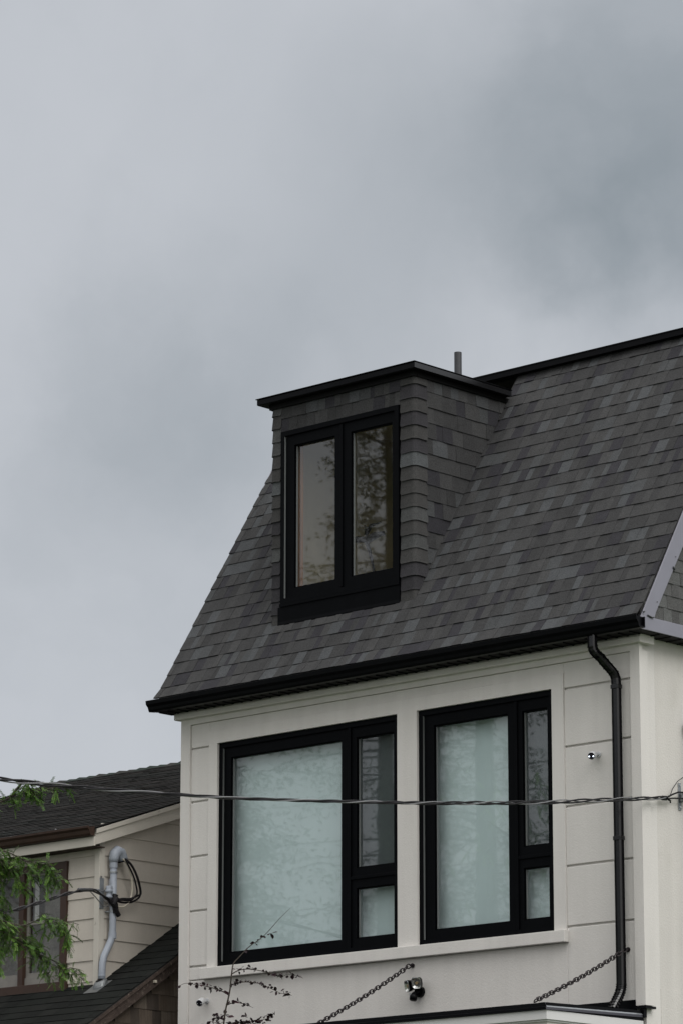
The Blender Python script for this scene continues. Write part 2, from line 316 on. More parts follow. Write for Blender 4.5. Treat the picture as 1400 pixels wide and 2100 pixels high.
# ---- windows
def window(x0, x1, z0, z1, yf, panes, mull=None, rail=None, gl=M_GLASS, screen=None, ring=.047):
    w = node('window', house)
    f = MB()
    slab(f, x0, x1, z0, z1, yf, yf + .12, [(x0 + ring, x1 - ring, z0 + ring, z1 - ring)]); f.build('frame', M_FRAME, w, bevel=.003)
    s = MB(); slab(s, x0 + ring, x1 - ring, z0 + ring, z1 - ring, yf + .022, yf + .075, panes); s.build('sash', M_FRAME, w, bevel=.003)
    bd = MB()
    for a, b, c, d in panes:
        slab(bd, a + .0005, b - .0005, c + .0005, d - .0005, yf + .040, yf + .06, [(a + .012, b - .012, c + .012, d - .012)])
    bd.build('glazing_bead', M_FRAME, w)
    for i, (a, b, c, d) in enumerate(panes):
        MB().poly([(a, yf + .062, c), (b, yf + .062, c), (b, yf + .062, d), (a, yf + .062, d)]).build('pane', gl, w)
        if screen == i: MB().poly([(a, yf + .072, c), (b, yf + .072, c), (b, yf + .072, d), (a, yf + .072, d)]).build('insect_screen', M_SCREEN, w)
    MB().box(x0 + ring + .0004, x0 + ring + .003, yf + .003, yf + .0215, z0 + ring + .004, z1 - ring - .004).build('jamb_sheen', M_STRIP, w)  # left jamb only: its sky reflection put in as a grey strip
    for a, b, c, d in panes: MB().box(a + .0125, a + .0150, yf + .040, yf + .0605, c + .013, d - .013).build('bead_sheen', M_STRIP, w)  # same painted sheen down the left edge of each pane
    if mull:
        mb = MB()
        for mm in mull: mb.box(*mm[:2], yf + .008, yf + .0215, *mm[2:])
        mb.build('mullion', M_FRAME, w, bevel=.002)
    return w
window(W1[0] + .002, W1[1] - .002, W1[2] + .002, W1[3] - .002, .032, [(.622, 2.045, 5.575, 7.432), (2.232, 2.690, 6.222, 7.432), (2.232, 2.690, 5.578, 6.040)],
       [(2.135, 2.168, 5.497, 7.528), (2.172, 2.722, 6.118, 6.146)], screen=1)
window(W2[0] + .002, W2[1] - .002, W2[2] + .002, W2[3] - .002, .032, [(3.175, 4.045, 5.577, 7.430), (4.212, 4.500, 6.222, 7.432), (4.212, 4.500, 5.578, 6.035)],
       [(4.130, 4.160, 5.497, 7.528), (4.163, 4.537, 6.115, 6.143)], screen=1)
# ---- main roof
sph, cph = math.sin(math.atan(1.61)), math.cos(math.atan(1.61))
XL, XR = -.148, 5.723
RY, RZ = -.190, 8.051
def RP(x, s):
    fl = .030 * max(0, (.16 - s) / .16) ** 2
    return Vector((x, RY + s * cph - fl * sph, RZ + s * sph + fl * cph * .3))
RN = (0, -sph, cph)
STOP = (11.13 - RZ) / sph
dk = MB()
def deck(x0, x1, s0, s1): dk.poly([RP(x0, s0) - Vector(RN) * .004, RP(x1, s0) - Vector(RN) * .004, RP(x1, s1) - Vector(RN) * .004, RP(x0, s1) - Vector(RN) * .004])
sd_ = (8.69 - RZ) / sph
for a, b in ((0, .05), (.05, .1), (.1, .16), (.16, sd_)): deck(XL, XR, a, b)
deck(XL, 1.02, sd_, STOP); deck(2.81, XR, sd_, STOP)
dk.poly([(XL, 1.72, 11.12), (XR, 1.72, 11.12), (XR, 9, 11.12), (XL, 9, 11.12)])
dk.build('roof_deck', M_FELT, house)
vs = [0.0] + [.138 + .1592 * k for k in range(22)]; vs = [v for v in vs if v < STOP] + [STOP]
mb = MB(); shingles(mb, RP, vs, lambda a, b: (XL - .012, XR + .004), RN, keep=lambda u, v: not (1.03 < u < 2.80 and v > sd_ + .06))
mb.build('roof', M_SHING, house)
# side cladding of the roof storey (vertical, right and left)
def side_clad(x, sg, name):
    ms = MB(); zs = [8.055 + .115 * k for k in range(28)]
    P = lambda u, v: Vector((x, u, v))
    shingles(ms, P, zs, lambda a, b: (max(RY, (a + .0 - RZ) / 1.61 + RY) + .09, 6.0), (sg, 0, 0), tabs=[((.096, .097, .096), 5), ((.082, .082, .082), 4), ((.11, .113, .112), 3)])
    return ms.build(name, M_SHING, house)
side_clad(5.716, 1, 'side_shingles'); side_clad(-.142, -1, 'side_shingles')
for a_, b_ in ((5.65, 5.714), (-.140, -.08)): MB().prism([(-.15, 7.96), (8.95, 7.96), (8.95, 11.115), (1.70, 11.115), (-.15, 8.10)], 0, a_, b_).build('roof_side_wall', M_FELT, house)
# rake flashing strips on both sides + white fascia at the right
for x, t in ((5.722, .012), (-.1585, .008)):
    rk = MB()
    a = [(RY + .01, RZ - .03), (1.67, 11.08), (1.67 + .215, 11.08), (RY + .232, RZ + .055), (RY + .20, RZ - .03)]
    rk.prism(a, 0, x, x + t); rk.build('rake_flashing', M_FLASH, house, bevel=.003)
ff = MB().box(5.724, 5.737, -.176, 8.9, 7.931, 8.050).build('side_fascia', M_FLASH, house, bevel=.003)
for a_, r_ in (([(5.742, -.085, 8.060), (5.745, -.03, 8.047), (5.746, -.005, 8.052)], .007), ([(5.744, -.15, 8.078), (5.748, -.135, 8.084)], .008), ([(5.735, .29, 8.545), (5.74, .315, 8.53)], .011), ([(5.735, .33, 8.645), (5.742, .335, 8.645)], .004), ([(5.735, .055, 8.20), (5.742, .06, 8.20)], .004)):
    MB().tube(a_, r_, 6).build('nail', M_PIPE, house)
# ridge flashing
MB().box(XL - .01, XR + .015, 1.640, 1.76, 11.115, 11.166).box(XL - .012, XR + .017, 1.632, 1.77, 11.1665, 11.178).build('ridge_flashing', M_BLACK, house)
MB().tube([(1.380, 2.5, 11.10), (1.380, 2.5, 11.80)], .0385, 20).build('vent_pipe', M_PIPE, house, smooth=False)
# ---- eave: soffit, fascia board, gutter
so_ = MB(); so_.box(XL, 5.722, -.176, .03, 7.926, 7.936); so_.box(5.556, 5.722, .03, 8.9, 7.926, 7.936); so_.box(XL, .0, .03, 8.9, 7.926, 7.936)
for k in range(48): x = -.13 + k * .122; so_.box(x, x + .012, -.174, .0, 7.917, 7.9255)
for k in range(20): y = .1 + k * .15; so_.box(5.56, 5.72, y, y + .012, 7.918, 7.9255)
so_.build('soffit', M_SOFFIT, house)
MB().box(XL - .01, 5.7235, -.196, -.178, 7.926, 8.055).build('fascia', M_BLACK, house)
gp = [(-.198, 8.020), (-.198, 7.925), (-.272, 7.918), (-.286, 7.935), (-.292, 7.962), (-.316, 7.985), (-.322, 8.022), (-.310, 8.026), (-.306, 8.012), (-.300, 7.992), (-.281, 7.968), (-.270, 7.934), (-.206, 7.936), (-.206, 8.020)]
g = MB(); g.prism(gp, 0, -.163, 5.800); g.prism([(-.198, 8.02), (-.198, 7.925), (-.272, 7.918), (-.292, 7.962), (-.316, 7.985), (-.322, 8.022)], 0, -.167, -.163)
g.prism([(-.20, 8.02), (-.20, 7.925), (-.272, 7.918), (-.292, 7.962), (-.316, 7.985), (-.320, 8.022)], 0, 5.775, 5.778)
g.build('gutter', M_BLACK, house)
# ---- downspout
pth = [(5.262, -.250, 7.925), (5.262, -.250, 7.83), (5.266, -.243, 7.795), (5.280, -.225, 7.765), (5.300, -.190, 7.735), (5.325, -.150, 7.680), (5.348, -.105, 7.630), (5.358, -.078, 7.600), (5.363, -.062, 7.560), (5.364, -.058, 7.50), (5.364, -.058, 6.2), (5.364, -.058, 6.18), (5.364, -.058, 4.93), (5.364, -.066, 4.88), (5.362, -.090, 4.83), (5.358, -.125, 4.78), (5.352, -.17, 4.715)]
def ds_tube(path, w, h):
    mb = MB(); i0 = 0; prev = None; ring = []
    for j, p in enumerate(path):
        p = Vector(p); d = (Vector(path[min(j + 1, len(path) - 1)]) - Vector(path[max(j - 1, 0)])).normalized()
        a = Vector((1, 0, 0)); a = (a - d * a.dot(d)).normalized(); b = d.cross(a).normalized()
        prof = []
        c = .012
        for sx, sy in ((-1, -1), (1, -1), (1, 1), (-1, 1)):
            X, Y = sx * w / 2, sy * h / 2
            prof += [(X - sx * c, Y), (X, Y - sy * c)] if sx * sy > 0 else [(X, Y - sy * c), (X - sx * c, Y)]
        ring.append([tuple(p + a * q[0] + b * q[1]) for q in prof])
    n = 8
    for r_ in ring: mb.v += r_
    for j in range(len(ring) - 1):
        for q in range(n): mb.f.append((j * n + q, j * n + (q + 1) % n, (j + 1) * n + (q + 1) % n, (j + 1) * n + q)); mb.c.append((1, 1, 1))
    mb.f.append(tuple(range(n))); mb.f.append(tuple((len(ring) - 1) * n + q for q in range(n))); mb.c += [(1, 1, 1)] * 2
    return mb
d = node('downspout', house)
ds_tube(pth, .080, .062).build('pipe', M_DOWN, d)
cr_ = MB()
for a, b, nn in (((5.262, -.25, 7.85), (5.345, -.11, 7.64), 9), ((5.36, -.07, 4.93), (5.335, -.15, 4.83), 8)):
    for k in range(nn):
        p = Vector(a).lerp(Vector(b), k / (nn - 1)); dd = (Vector(b) - Vector(a)).normalized()
        pass
for k in range(9):
    i = 1 + k * .72; j = int(i); p = Vector(pth[j]).lerp(Vector(pth[j + 1]), i - j); q = Vector(pth[j]).lerp(Vector(pth[j + 1]), min(1, i - j + .12))
    for vv in ds_tube([tuple(p), tuple(p.lerp(q, .999) + Vector((0, 0, -.001)))], .086, .068).v[:0]: pass
    t_ = ds_tube([tuple(p), tuple(q + Vector((0, 0, -.003)))], .086, .068); o_ = len(cr_.v); cr_.v += t_.v; cr_.f += [tuple(x + o_ for x in f) for f in t_.f]; cr_.c += t_.c
cr_.build('elbow_crimp', M_DOWN, d); cr_ = MB()
for k in range(10):
    i = 12.05 + k * .4; j = int(i); p = Vector(pth[j]).lerp(Vector(pth[j + 1]), i - j); q = p + (Vector(pth[j + 1]) - Vector(pth[j])).normalized() * .006
    t_ = ds_tube([tuple(p), tuple(q)], .086, .068); o_ = len(cr_.v); cr_.v += t_.v; cr_.f += [tuple(x + o_ for x in f) for f in t_.f]; cr_.c += t_.c
cr_.build('elbow_crimp', M_DOWN, d)
for z_ in (6.155, 7.47): MB().box(5.3235, 5.4048, -.0896, -.026, z_, z_ + .035).build('strap', M_DOWN, d, bevel=.002)

# =================================================================== dormer (part of the house)
DX0, DX1, DY = 1.005, 2.83, .200
dm = node('dormer', house)
DW = (1.139, 2.652, 8.860, 10.556)
w_ = MB(); slab(w_, DX0, DX1, 8.60, 10.86, DY + .006, DY + .12, [DW])
w_.prism([(DY + .10, 8.5), (1.60, 10.86), (DY + .12, 10.86)], 0, DX1 - .075, DX1 - .004); w_.prism([(DY + .10, 8.5), (1.60, 10.86), (DY + .12, 10.86)], 0, DX0 + .004, DX0 + .075)
w_.build('wall', M_FELT, dm)
mf = MB(); shingles(mf, lambda u, v: Vector((u, DY, v)), [10.555, 10.69, 10.845], lambda a, b: (DX0 + .125, DX1 - .17), (0, -1, 0), step=.010)
mf.build('front_shingles', M_SHING, dm)
msd = MB(); zs = [10.835 - .1495 * k for k in range(15)][::-1]
shingles(msd, lambda u, v: Vector((DX1, u, v)), zs, lambda a, b: (DY + .15, (a - RZ) / 1.61 + RY + .085), (1, 0, 0), step=.010, wmin=.09, wmax=.22)
msd.build('side_shingles', M_SHING, dm)
ms2 = MB(); shingles(ms2, lambda u, v: Vector((DX0, u, v)), zs, lambda a, b: (DY + .15, (a - RZ) / 1.61 + RY + .05), (-1, 0, 0), step=.010)
ms2.build('side_shingles', M_SHING, dm)
def corner_caps(xc, sg, wf, ws, name):
    mb = MB(); z = 8.63
    while z < 10.80:
        c = tint_pick([((.054, .0535, .053), 5), ((.041, .040, .044), 3), ((.072, .0745, .075), 3), ((.088, .094, .098), 1)]); z1 = min(z + .131 + .02, 10.82); hb, ht = R.uniform(.017, .023), .006
        wf_ = wf + R.uniform(-.003, .003); ws_ = ws + R.uniform(-.004, .004)
        def prof(h, cut):
            pts = [(-wf_ + cut, -h, 0)]
            pts += [(-.045, -h, 1)]
            for k in range(0, 7): a = k / 6 * PI / 2; pts.append((-.03 + (.03 + h) * math.sin(a), .03 - (.03 + h) * math.cos(a), 1))
            pts += [(h, .045, 1), (h, ws_ - cut, 0)]
            return pts
        lo, md, hi = prof(hb, .012), prof(hb - .002, 0), prof(ht, 0)
        def W(p, zz): return (xc + sg * p[0], DY + p[1], zz)
        n = len(lo)
        arch = R.uniform(.002, .007)
        zb = [z + (0 if p[2] == 0 else arch) for p in lo]
        for k in range(n - 1):
            mb.poly([W(lo[k], zb[k]), W(lo[k + 1], zb[k + 1]), W(md[k + 1], z + .016), W(md[k], z + .016)], c)
            mb.poly([W(md[k], z + .016), W(md[k + 1], z + .016), W(hi[k + 1], z1), W(hi[k], z1)], c)
            i_ = lambda p: (p[0] * .9 if p[0] < 0 else 0, 0 if p[1] < .02 else p[1])
            mb.poly([W(lo[k], zb[k]), W((min(lo[k][0], 0), max(lo[k][1], 0)), zb[k]), W((min(lo[k + 1][0], 0), max(lo[k + 1][1], 0)), zb[k + 1]), W(lo[k + 1], zb[k + 1])], tuple(q * .7 for q in c))
        for e in (0, n - 1):
            mb.poly([W(lo[e], zb[e]), W(md[e], z + .016), W(hi[e], z1), W((hi[e][0] if e == 0 else 0, 0 if e == 0 else hi[e][1]), z1), W((lo[e][0] if e == 0 else 0, 0 if e == 0 else lo[e][1]), zb[e])], c)
        z += .131
    return mb.build(name, M_SHING, dm)
corner_caps(DX1, 1, .168, .165, 'corner_caps'); corner_caps(DX0, -1, .128, .150, 'corner_caps')
# cap roof of the dormer
MB().box(.905, 2.912, .108, 1.49, 10.862, 10.905).box(.905, 2.80, 1.49, 1.75, 10.862, 10.905).build('roof', M_BLACK, dm)
MB().box(2.9225, 2.9245, .0955, 1.491, 10.851, 10.900).build('side_fascia', M_COIL, dm)
MB().box(.893, 2.922, .095, .107, 10.850, 10.900).box(2.9125, 2.922, .107, 1.492, 10.850, 10.900).box(.893, .9045, .107, 1.492, 10.850, 10.900).box(.880, 2.930, .086, 1.500, 10.9055, 10.914).build('fascia', M_BLACK, dm, bevel=.002)
MB().box(.90, 2.910, .102, 1.485, 10.846, 10.8615).box(.985, 2.852, .172, DY + .01, 10.800, 10.846).box(2.832, 2.856, DY + .01, 1.56, 10.800, 10.846).box(.98, 1.004, DY + .01, 1.56, 10.8, 10.846).build('soffit', M_SOFFIT, dm)
# dormer window and apron
_w = window(DW[0] + .002, DW[1] - .002, DW[2] + .002, DW[3] - .002, DY - .028, [(1.300, 1.825, 9.000, 10.405), (2.035, 2.555, 9.000, 10.405)], [(1.905, 1.935, 8.92, 10.50)], gl=M_GLASSD)
MB().box(1.135, 2.655, DY - .034, DY + .005, 8.832, 8.859).prism([(DY - .022, 8.832), (DY + .004, 8.832), (DY + .004, 8.60), (DY - .008, 8.676), (DY - .022, 8.648), (DY - .026, 8.662), (DY - .022, 8.690)], 0, 1.105, 2.655).build('apron_flashing', M_FRAME, dm)
# dormer room
MB().box(1.082, 1.1, .325, 1.9, 8.2, 10.80).box(2.74, 2.752, .325, 1.9, 8.2, 10.80).box(1.09, 2.75, 1.9, 1.95, 8.0, 10.82).box(1.09, 2.75, .325, 1.95, 10.79, 10.83).box(1.09, 2.75, .12, 1.95, 8.45, 8.50).build('room_lining', M_PLASTER, dm)
MB().box(1.185, 1.25, .345, .375, 8.5, 10.79).build('stud', M_STUD, dm)

# =================================================================== porch bay with flat roof
px0, px1, py = .02, 5.55, -1.28
po = node('porch', house)
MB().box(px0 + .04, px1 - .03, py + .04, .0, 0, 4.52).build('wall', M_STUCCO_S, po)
pf = MB().box(px0, px1, py, -.002, 4.535, 4.612).box(px0 + .02, px1 - .015, py + .02, -.002, 4.520, 4.535); pf.build('fascia', M_TRIMW, po, bevel=.003)
MB().prism([(py - .018, 4.6125), (py - .018, 4.634), (py - .004, 4.640), (py - .002, 4.672), (0, 4.700), (0, 4.6125)], 0, px0, px1).build('roof_membrane', M_BLACK, po)
e_ = MB()
e_.poly([(px1 + .012, py - .02, 4.612), (px1 + .012, .02, 4.640), (px1 + .006, .02, 4.662), (px1 + .006, py - .02, 4.634)])
e_.poly([(px1 + .012, py - .02, 4.612), (px1 + .012, .02, 4.640), (px1 - .02, .02, 4.640), (px1 - .02, py - .02, 4.612)])
e_.build('drip_edge', M_DFLASH, po); e_ = MB()
e_.poly([(px1 + .006, py - .005, 4.634), (px1 + .006, .02, 4.662), (px1 - .015, .02, 4.702), (px1 - .015, py - .005, 4.674)])
e_.poly([(px1 - .015, py - .005, 4.674), (px1 - .015, .02, 4.702), (px1 - .08, .02, 4.702), (px1 - .08, py - .005, 4.674)])
e_.build('edge_flashing', M_GREYM, po)
MB().box(.125, 5.468, .006, .0195, 4.66, 4.797).box(5.44, 5.60, -.03, .11, 4.715, 4.735).box(5.53, 5.57, -.02, .02, 4.64, 4.72).build('base_flashing', M_BLACK, po)

# =================================================================== things on the facade
def chain(A, B, label, sag=.02):
    A, B = Vector(A), Vector(B); L = (B - A).length; n = int(L / .0445)
    ch = thing('chain', tuple(A), label, 'chain', 'iron chains holding the porch roof')
    for k in range(n):
        t0 = (k + .5) / n; p = A.lerp(B, t0) - Vector((0, 0, sag * 4 * t0 * (1 - t0))); t1 = t0 + .01; q = A.lerp(B, t1) - Vector((0, 0, sag * 4 * t1 * (1 - t1)))
        d = (q - p).normalized(); s = Vector((1, 0, 0)); a = (s - d * s.dot(d)).normalized(); b = d.cross(a); ang = (PI / 4 if k % 2 else -PI / 4) + R.uniform(-.2, .2); w = a * math.cos(ang) + b * math.sin(ang)
        pts = []
        for j in range(14):
            th = 2 * PI * j / 14; e = .011 if math.cos(th) > 0 else -.011
            pts.append(p + d * (math.cos(th) * .018 + e) + w * math.sin(th) * .018)
        MB().tube(pts, .0058, 6, closed=True).build('link', M_CHAIN, ch, smooth=True)
    # wall eye
    w0 = Vector((A.x, .018, A.z))
    MB().tube([w0, A], .008, 6).tube([w0 + Vector((0, -.002, 0)), w0 + Vector((0, -.008, 0))], .022, 10).build('wall_anchor', M_CHAIN, ch)
    return ch
chain((5.387, -.02, 5.226), (5.395, -1.245, 4.695), 'iron chain crossing the black downspout to the porch roof corner')
chain((2.942, -.02, 5.276), (2.925, -1.22, 4.665), 'iron chain anchored under the middle of the long window sill')

def axis_frame(d):
    d = Vector(d).normalized(); a = d.cross(Vector((0, 0, 1))).normalized(); b = a.cross(d).normalized(); return d, a, b
def camera_unit(loc, dr, label, lit):
    L = Vector(loc); t_ = thing('security_camera', loc, label, 'security camera', 'white security cameras on the front wall')
    d, a, b = axis_frame(dr); body = L + Vector((-.004, -.062, -.014))
    MB().tube([(L.x, .0195, L.z), (L.x, .008, L.z)], .026, 20).build('mount', M_WHITE, t_, smooth=False, bevel=.003)
    MB().tube([(L.x, .01, L.z), tuple(body)], .013, 10).build('arm', M_WHITE, t_, smooth=True)
    MB().tube([body - d * .052, body - d * .048, body - d * .02, body + d * .040, body + d * .046], [.016, .028, .034, .034, .031], 24).build('body', M_WHITE, t_, smooth=True)
    MB().tube([body + d * .0462, body + d * .049], .0295, 24).build('face', M_DARKG, t_)
    MB().tube([body + d * .0488, body + d * .052], .012, 16).build('lens', M_DARKG, t_)
    for s in (-1, 1): MB().tube([body + d * .049 + a * s * .0185 - b * .004, body + d * .0525 + a * s * .0185 - b * .004], .0058 if lit else .004, 12).build('led', M_LED if lit else M_WHITE, t_)
    return t_
camera_unit((5.10, .0, 6.935), (.42, -1, -.33), 'small white camera with two glowing lights beside the downspout', True)
camera_unit((.372, .0, 5.140), (.40, -1, -.42), 'small white camera low on the wall near the left corner', False)

fl = thing('floodlight', (3.03, 0, 5.05), 'twin head floodlight with a motion sensor below the window sill', 'floodlight')
MB().tube([(3.035, .0195, 5.035), (3.035, -.012, 5.035)], .05, 20).build('mount', M_BLACK, fl)
MB().tube([(3.035, -.01, 5.03), (3.03, -.07, 5.0)], .016, 8).tube([(3.035, -.01, 5.05), (2.985, -.06, 5.075)], .011, 8).tube([(3.035, -.01, 5.05), (3.08, -.06, 5.085)], .011, 8).build('arm', M_BLACK, fl)
def head(c, dr, name):
    d, a, b = axis_frame(dr); c = Vector(c); h = node(name, fl)
    def ring(w, hh, off, r=.3):
        out_ = []
        for k in range(16):
            th = 2 * PI * k / 16 + PI / 16; q = 1 / (abs(math.cos(th)) ** 5 + abs(math.sin(th)) ** 5) ** .2
            out_.append(c + a * math.cos(th) * q * w + b * math.sin(th) * q * hh + d * off)
        return out_
    rs = [ring(.026, .030, -.05), ring(.040, .046, -.02), ring(.047, .053, .012), ring(.047, .053, .02)]
    mb = MB()
    for r0, r1 in zip(rs, rs[1:]):
        for k in range(16): mb.poly([r0[k], r0[(k + 1) % 16], r1[(k + 1) % 16], r1[k]])
    mb.poly(rs[0]); mb.build('shell', M_BLACK, h)
    rr = [ring(.047, .053, .0205), ring(.041, .047, .0225), ring(.026, .031, .004)]
    mb = MB()
    for r0, r1 in zip(rr, rr[1:]):
        for k in range(16): mb.poly([r0[k], r0[(k + 1) % 16], r1[(k + 1) % 16], r1[k]])
    mb.poly(rr[2]); mb.build('reflector', M_CHROME, h)
    MB().tube([c + d * .006, c + d * .016], .013, 12).build('bulb', M_AMBER, h)
head((3.085, -.085, 5.105), (.25, -1, -.32), 'lamp_head'); head((2.975, -.075, 5.085), (-.45, -1, -.22), 'lamp_head')
MB().tube([(3.03, -.05, 5.02), (3.032, -.075, 4.985), (3.034, -.085, 4.955)], [.022, .036, .032], 16).build('sensor', M_BLACK, fl, smooth=True)
MB().box(2.975, 3.015, -.068, -.062, 5.000, 5.022).build('tag', M_WHITE, fl)

# curtains behind the big windows
def curtain(x0, x1, z0, z1, y, label, m_=M_CURT, amp=.0018, wl=.31, cat='curtain', grp='pale curtains behind the big windows'):
    mb = MB(); n = int((x1 - x0) / .012); pts = []
    for k in range(n + 1):
        x = x0 + (x1 - x0) * k / n; pts.append((x, y + amp * math.sin(2 * PI * x / wl + 1.3 * math.sin(x * 5)) ))
    for (xa, ya), (xb, yb) in zip(pts, pts[1:]):
        mb.poly([(xa, ya, z0), (xb, yb, z0), (xb, yb, z1), (xa, ya, z1)]); mb.poly([(xa, ya + .003, z0), (xa, ya + .003, z1), (xb, yb + .003, z1), (xb, yb + .003, z0)])
    o = mb.build('curtain', m_, None, smooth=True); o['label'] = label; o['category'] = cat
    if grp: o['group'] = grp
    return o
curtain(.36, 2.82, 5.33, 7.70, .20, 'pale blue-green curtain behind the wider left window')
curtain(2.96, 4.70, 5.33, 7.70, .20, 'pale blue-green curtain behind the narrower right window')

# black stand behind the dormer window
st = thing('camera_stand', (1.93, .62, 8.50), 'black stand with a small device on top inside the right dormer pane', 'stand')
MB().tube([(1.99, .62, 8.50), (1.965, .62, 9.0), (1.925, .62, 9.19), (1.885, .62, 9.33), (1.85, .62, 9.42)], [.012, .012, .012, .017, .022], 10).build('pole', M_CABLE, st, smooth=True)
MB().tube([(1.70, .60, 9.47), (1.74, .60, 9.475), (1.80, .61, 9.465), (1.86, .62, 9.455), (1.93, .64, 9.49), (2.03, .66, 9.50)], [.022, .034, .028, .038, .034, .02], 10).build('head', M_CABLE, st, smooth=True)
MB().tube([(1.84, .61, 9.50), (1.87, .61, 9.55), (1.91, .61, 9.585), (2.02, .62, 9.60)], [.02, .026, .018, .008], 10).build('handle', M_CABLE, st, smooth=True)
MB().tube([(1.85, .588, 9.56), (1.87, .575, 9.57)], .02, 12).build('dial', M_CHROME, st)

# =================================================================== service bracket and mast on the right wall
sv = thing('service_bracket', (5.56, .56, 6.46), 'galvanised wall bracket with a spool holding the twisted cable', 'bracket')
MB().box(5.553, 5.560, .535, .572, 6.462, 6.700).box(5.56, 5.62, .56, .568, 6.53, 6.62).build('plate', M_GREYM, sv, bevel=.002)
MB().tube([(5.60, .56, 6.535), (5.60, .56, 6.545), (5.60, .56, 6.57), (5.60, .56, 6.58), (5.60, .56, 6.605), (5.60, .56, 6.615)], [.03, .036, .03, .024, .034, .03], 16).tube([(5.60, .56, 6.52), (5.60, .56, 6.64)], .006, 8).build('spool', M_GREYM, sv, smooth=True)
MB().tube([(5.56, .553, 6.49), (5.567, .553, 6.49)], .009, 8).tube([(5.56, .553, 6.68), (5.567, .553, 6.68)], .009, 8).build('bolt', M_CHROME, sv)
ma = thing('conduit_mast', (5.60, .67, 5.0), 'dark service conduit running up the wall at the right edge', 'conduit')
MB().tube([(5.60, .675, .002), (5.60, .675, 7.15)], .035, 14).build('pipe', M_PIPE, ma, smooth=True)
MB().tube([(5.60, .675, 7.13), (5.60, .672, 7.17), (5.62, .655, 7.22), (5.65, .64, 7.20)], [.045, .055, .055, .04], 14).build('weatherhead', M_BLACK, ma, smooth=True)
MB().tube([(5.60, .675, 6.66), (5.60, .675, 6.74)], .042, 14).build('coupling', M_GREYM, ma)

# =================================================================== overhead cables
def spline(pts, n):
    pts = [Vector(p) for p in pts]; out_ = []
    for i in range(len(pts) - 1):
        p0, p1, p2, p3 = pts[max(i - 1, 0)], pts[i], pts[i + 1], pts[min(i + 2, len(pts) - 1)]
        for k in range(n):
            t = k / n; out_.append(.5 * ((2 * p1) + (p2 - p0) * t + (2 * p0 - 5 * p1 + 4 * p2 - p3) * t * t + (3 * p1 - p0 - 3 * p2 + p3) * t ** 3))
    out_.append(pts[-1]); return out_
def smooth_pts(p, it=6):
    for _ in range(it): p = [p[0]] + [(p[i - 1] + p[i] * 2 + p[i + 1]) / 4 for i in range(1, len(p) - 1)] + [p[-1]]
    return p
c1 = [(6.995, -9.627, 5.445), (6.829, -8.446, 5.500), (6.737, -7.792, 5.545), (6.648, -7.162, 5.597), (6.556, -6.504, 5.655), (6.468, -5.875, 5.716), (6.367, -5.16, 5.795), (6.253, -4.348, 5.89), (6.133, -3.493, 5.993), (5.996, -2.52, 6.122), (5.865, -1.581, 6.253), (5.732, -0.636, 6.397), (5.6, 0.303, 6.538)]
c1 = [(8.6, -21.0, 5.75), (8.0, -16.8, 5.50), (7.4, -12.5, 5.40)] + c1
c1 = smooth_pts(spline(c1, 30), 30)
sc = thing('service_cable', tuple(c1[-1]), 'twisted black and bare metal cable strung across the house front', 'cable')
for kk, (m_, rad, orb) in enumerate(((M_CABLE, .0072, .0095), (M_CABLE, .0072, .0095), (M_WIRE, .0050, .0105))):
    pts = []; ln = 0
    for i, p in enumerate(c1):
        if i: ln += (p - c1[i - 1]).length
        d = (c1[min(i + 1, len(c1) - 1)] - c1[max(i - 1, 0)]).normalized(); a = d.cross(Vector((0, 0, 1))).normalized(); b = a.cross(d)
        th = 2 * PI * (ln / .92 + .12 * math.sin(ln * 1.1)) + kk * 2 * PI / 3 
        lo = 1.0 + .35 * math.sin(ln * .7)
        pts.append(p + a * math.cos(th) * orb * lo + b * math.sin(th) * orb * lo)
    MB().tube(pts, rad, 7).build('strand', m_, sc, smooth=True)
MB().tube([(5.6, .25, 6.53), (5.6, .31, 6.535)], .021, 8).tube([(5.6, .32, 6.53), (5.602, .36, 6.52), (5.60, .365, 6.50)], .008, 6).build('clamp', M_BLACK, sc)
MB().tube([(5.6, .31, 6.54), (5.6, .40, 6.58), (5.61, .47, 6.606), (5.62, .55, 6.61), (5.63, .66, 6.625)], .008, 6).tube([(5.6, .31, 6.53), (5.6, .42, 6.548), (5.62, .56, 6.56), (5.62, .66, 6.565)], .007, 6).tube([(5.6, .36, 6.56), (5.6, .40, 6.63), (5.6, .47, 6.70), (5.6, .55, 6.745), (5.6, .64, 6.76)], .0035, 6).build('lead_wire', M_CABLE, sc, smooth=True)

# =================================================================== NEIGHBOUR
nb_ = thing('neighbour_house', (-3.4, 1, 0), 'older beige clapboard house with brown trimmed window and dark roofs', 'house')
ZG = 5.622; EX = .2035
NX = -1.0; NY = -.10
def siding(mb, P, zs, u0f, u1f, Nv):
    Nv = Vector(Nv)
    for a, b in zip(zs, zs[1:]):
        u0, u1 = u0f(a), u1f(a)
        A, B, C_, D = P(u0, a) + Nv * .013, P(u1, a) + Nv * .013, P(u1f(b), b + .006) + Nv * .001, P(u0f(b), b + .006) + Nv * .001
        mb.poly([A, B, C_, D]); mb.poly([P(u0, a), P(u1, a), B, A]); mb.poly([P(u0, a), A, D, P(u0, b)]); mb.poly([P(u1, a), P(u1, b), C_, B])
zz = [ZG + EX * k for k in range(-3, 7)]
NWX0, NWX1, NWZ0, NWZ1 = -2.96, -1.434, 5.37, 6.62
nw = MB(); slab(nw, -6, NX - .003, 4.9, 6.93, NY + .004, NY + .15, [(NWX0, NWX1, NWZ0, NWZ1)])
siding(nw, lambda u, v: Vector((u, NY + .003, v)), zz, lambda z: NWX1 + .0, lambda z: NX - .055, (0, -1, 0)); siding(nw, lambda u, v: Vector((u, NY + .003, v)), zz, lambda z: -6, lambda z: NWX0, (0, -1, 0))
nw.build('front_wall', M_SIDING, nb_)
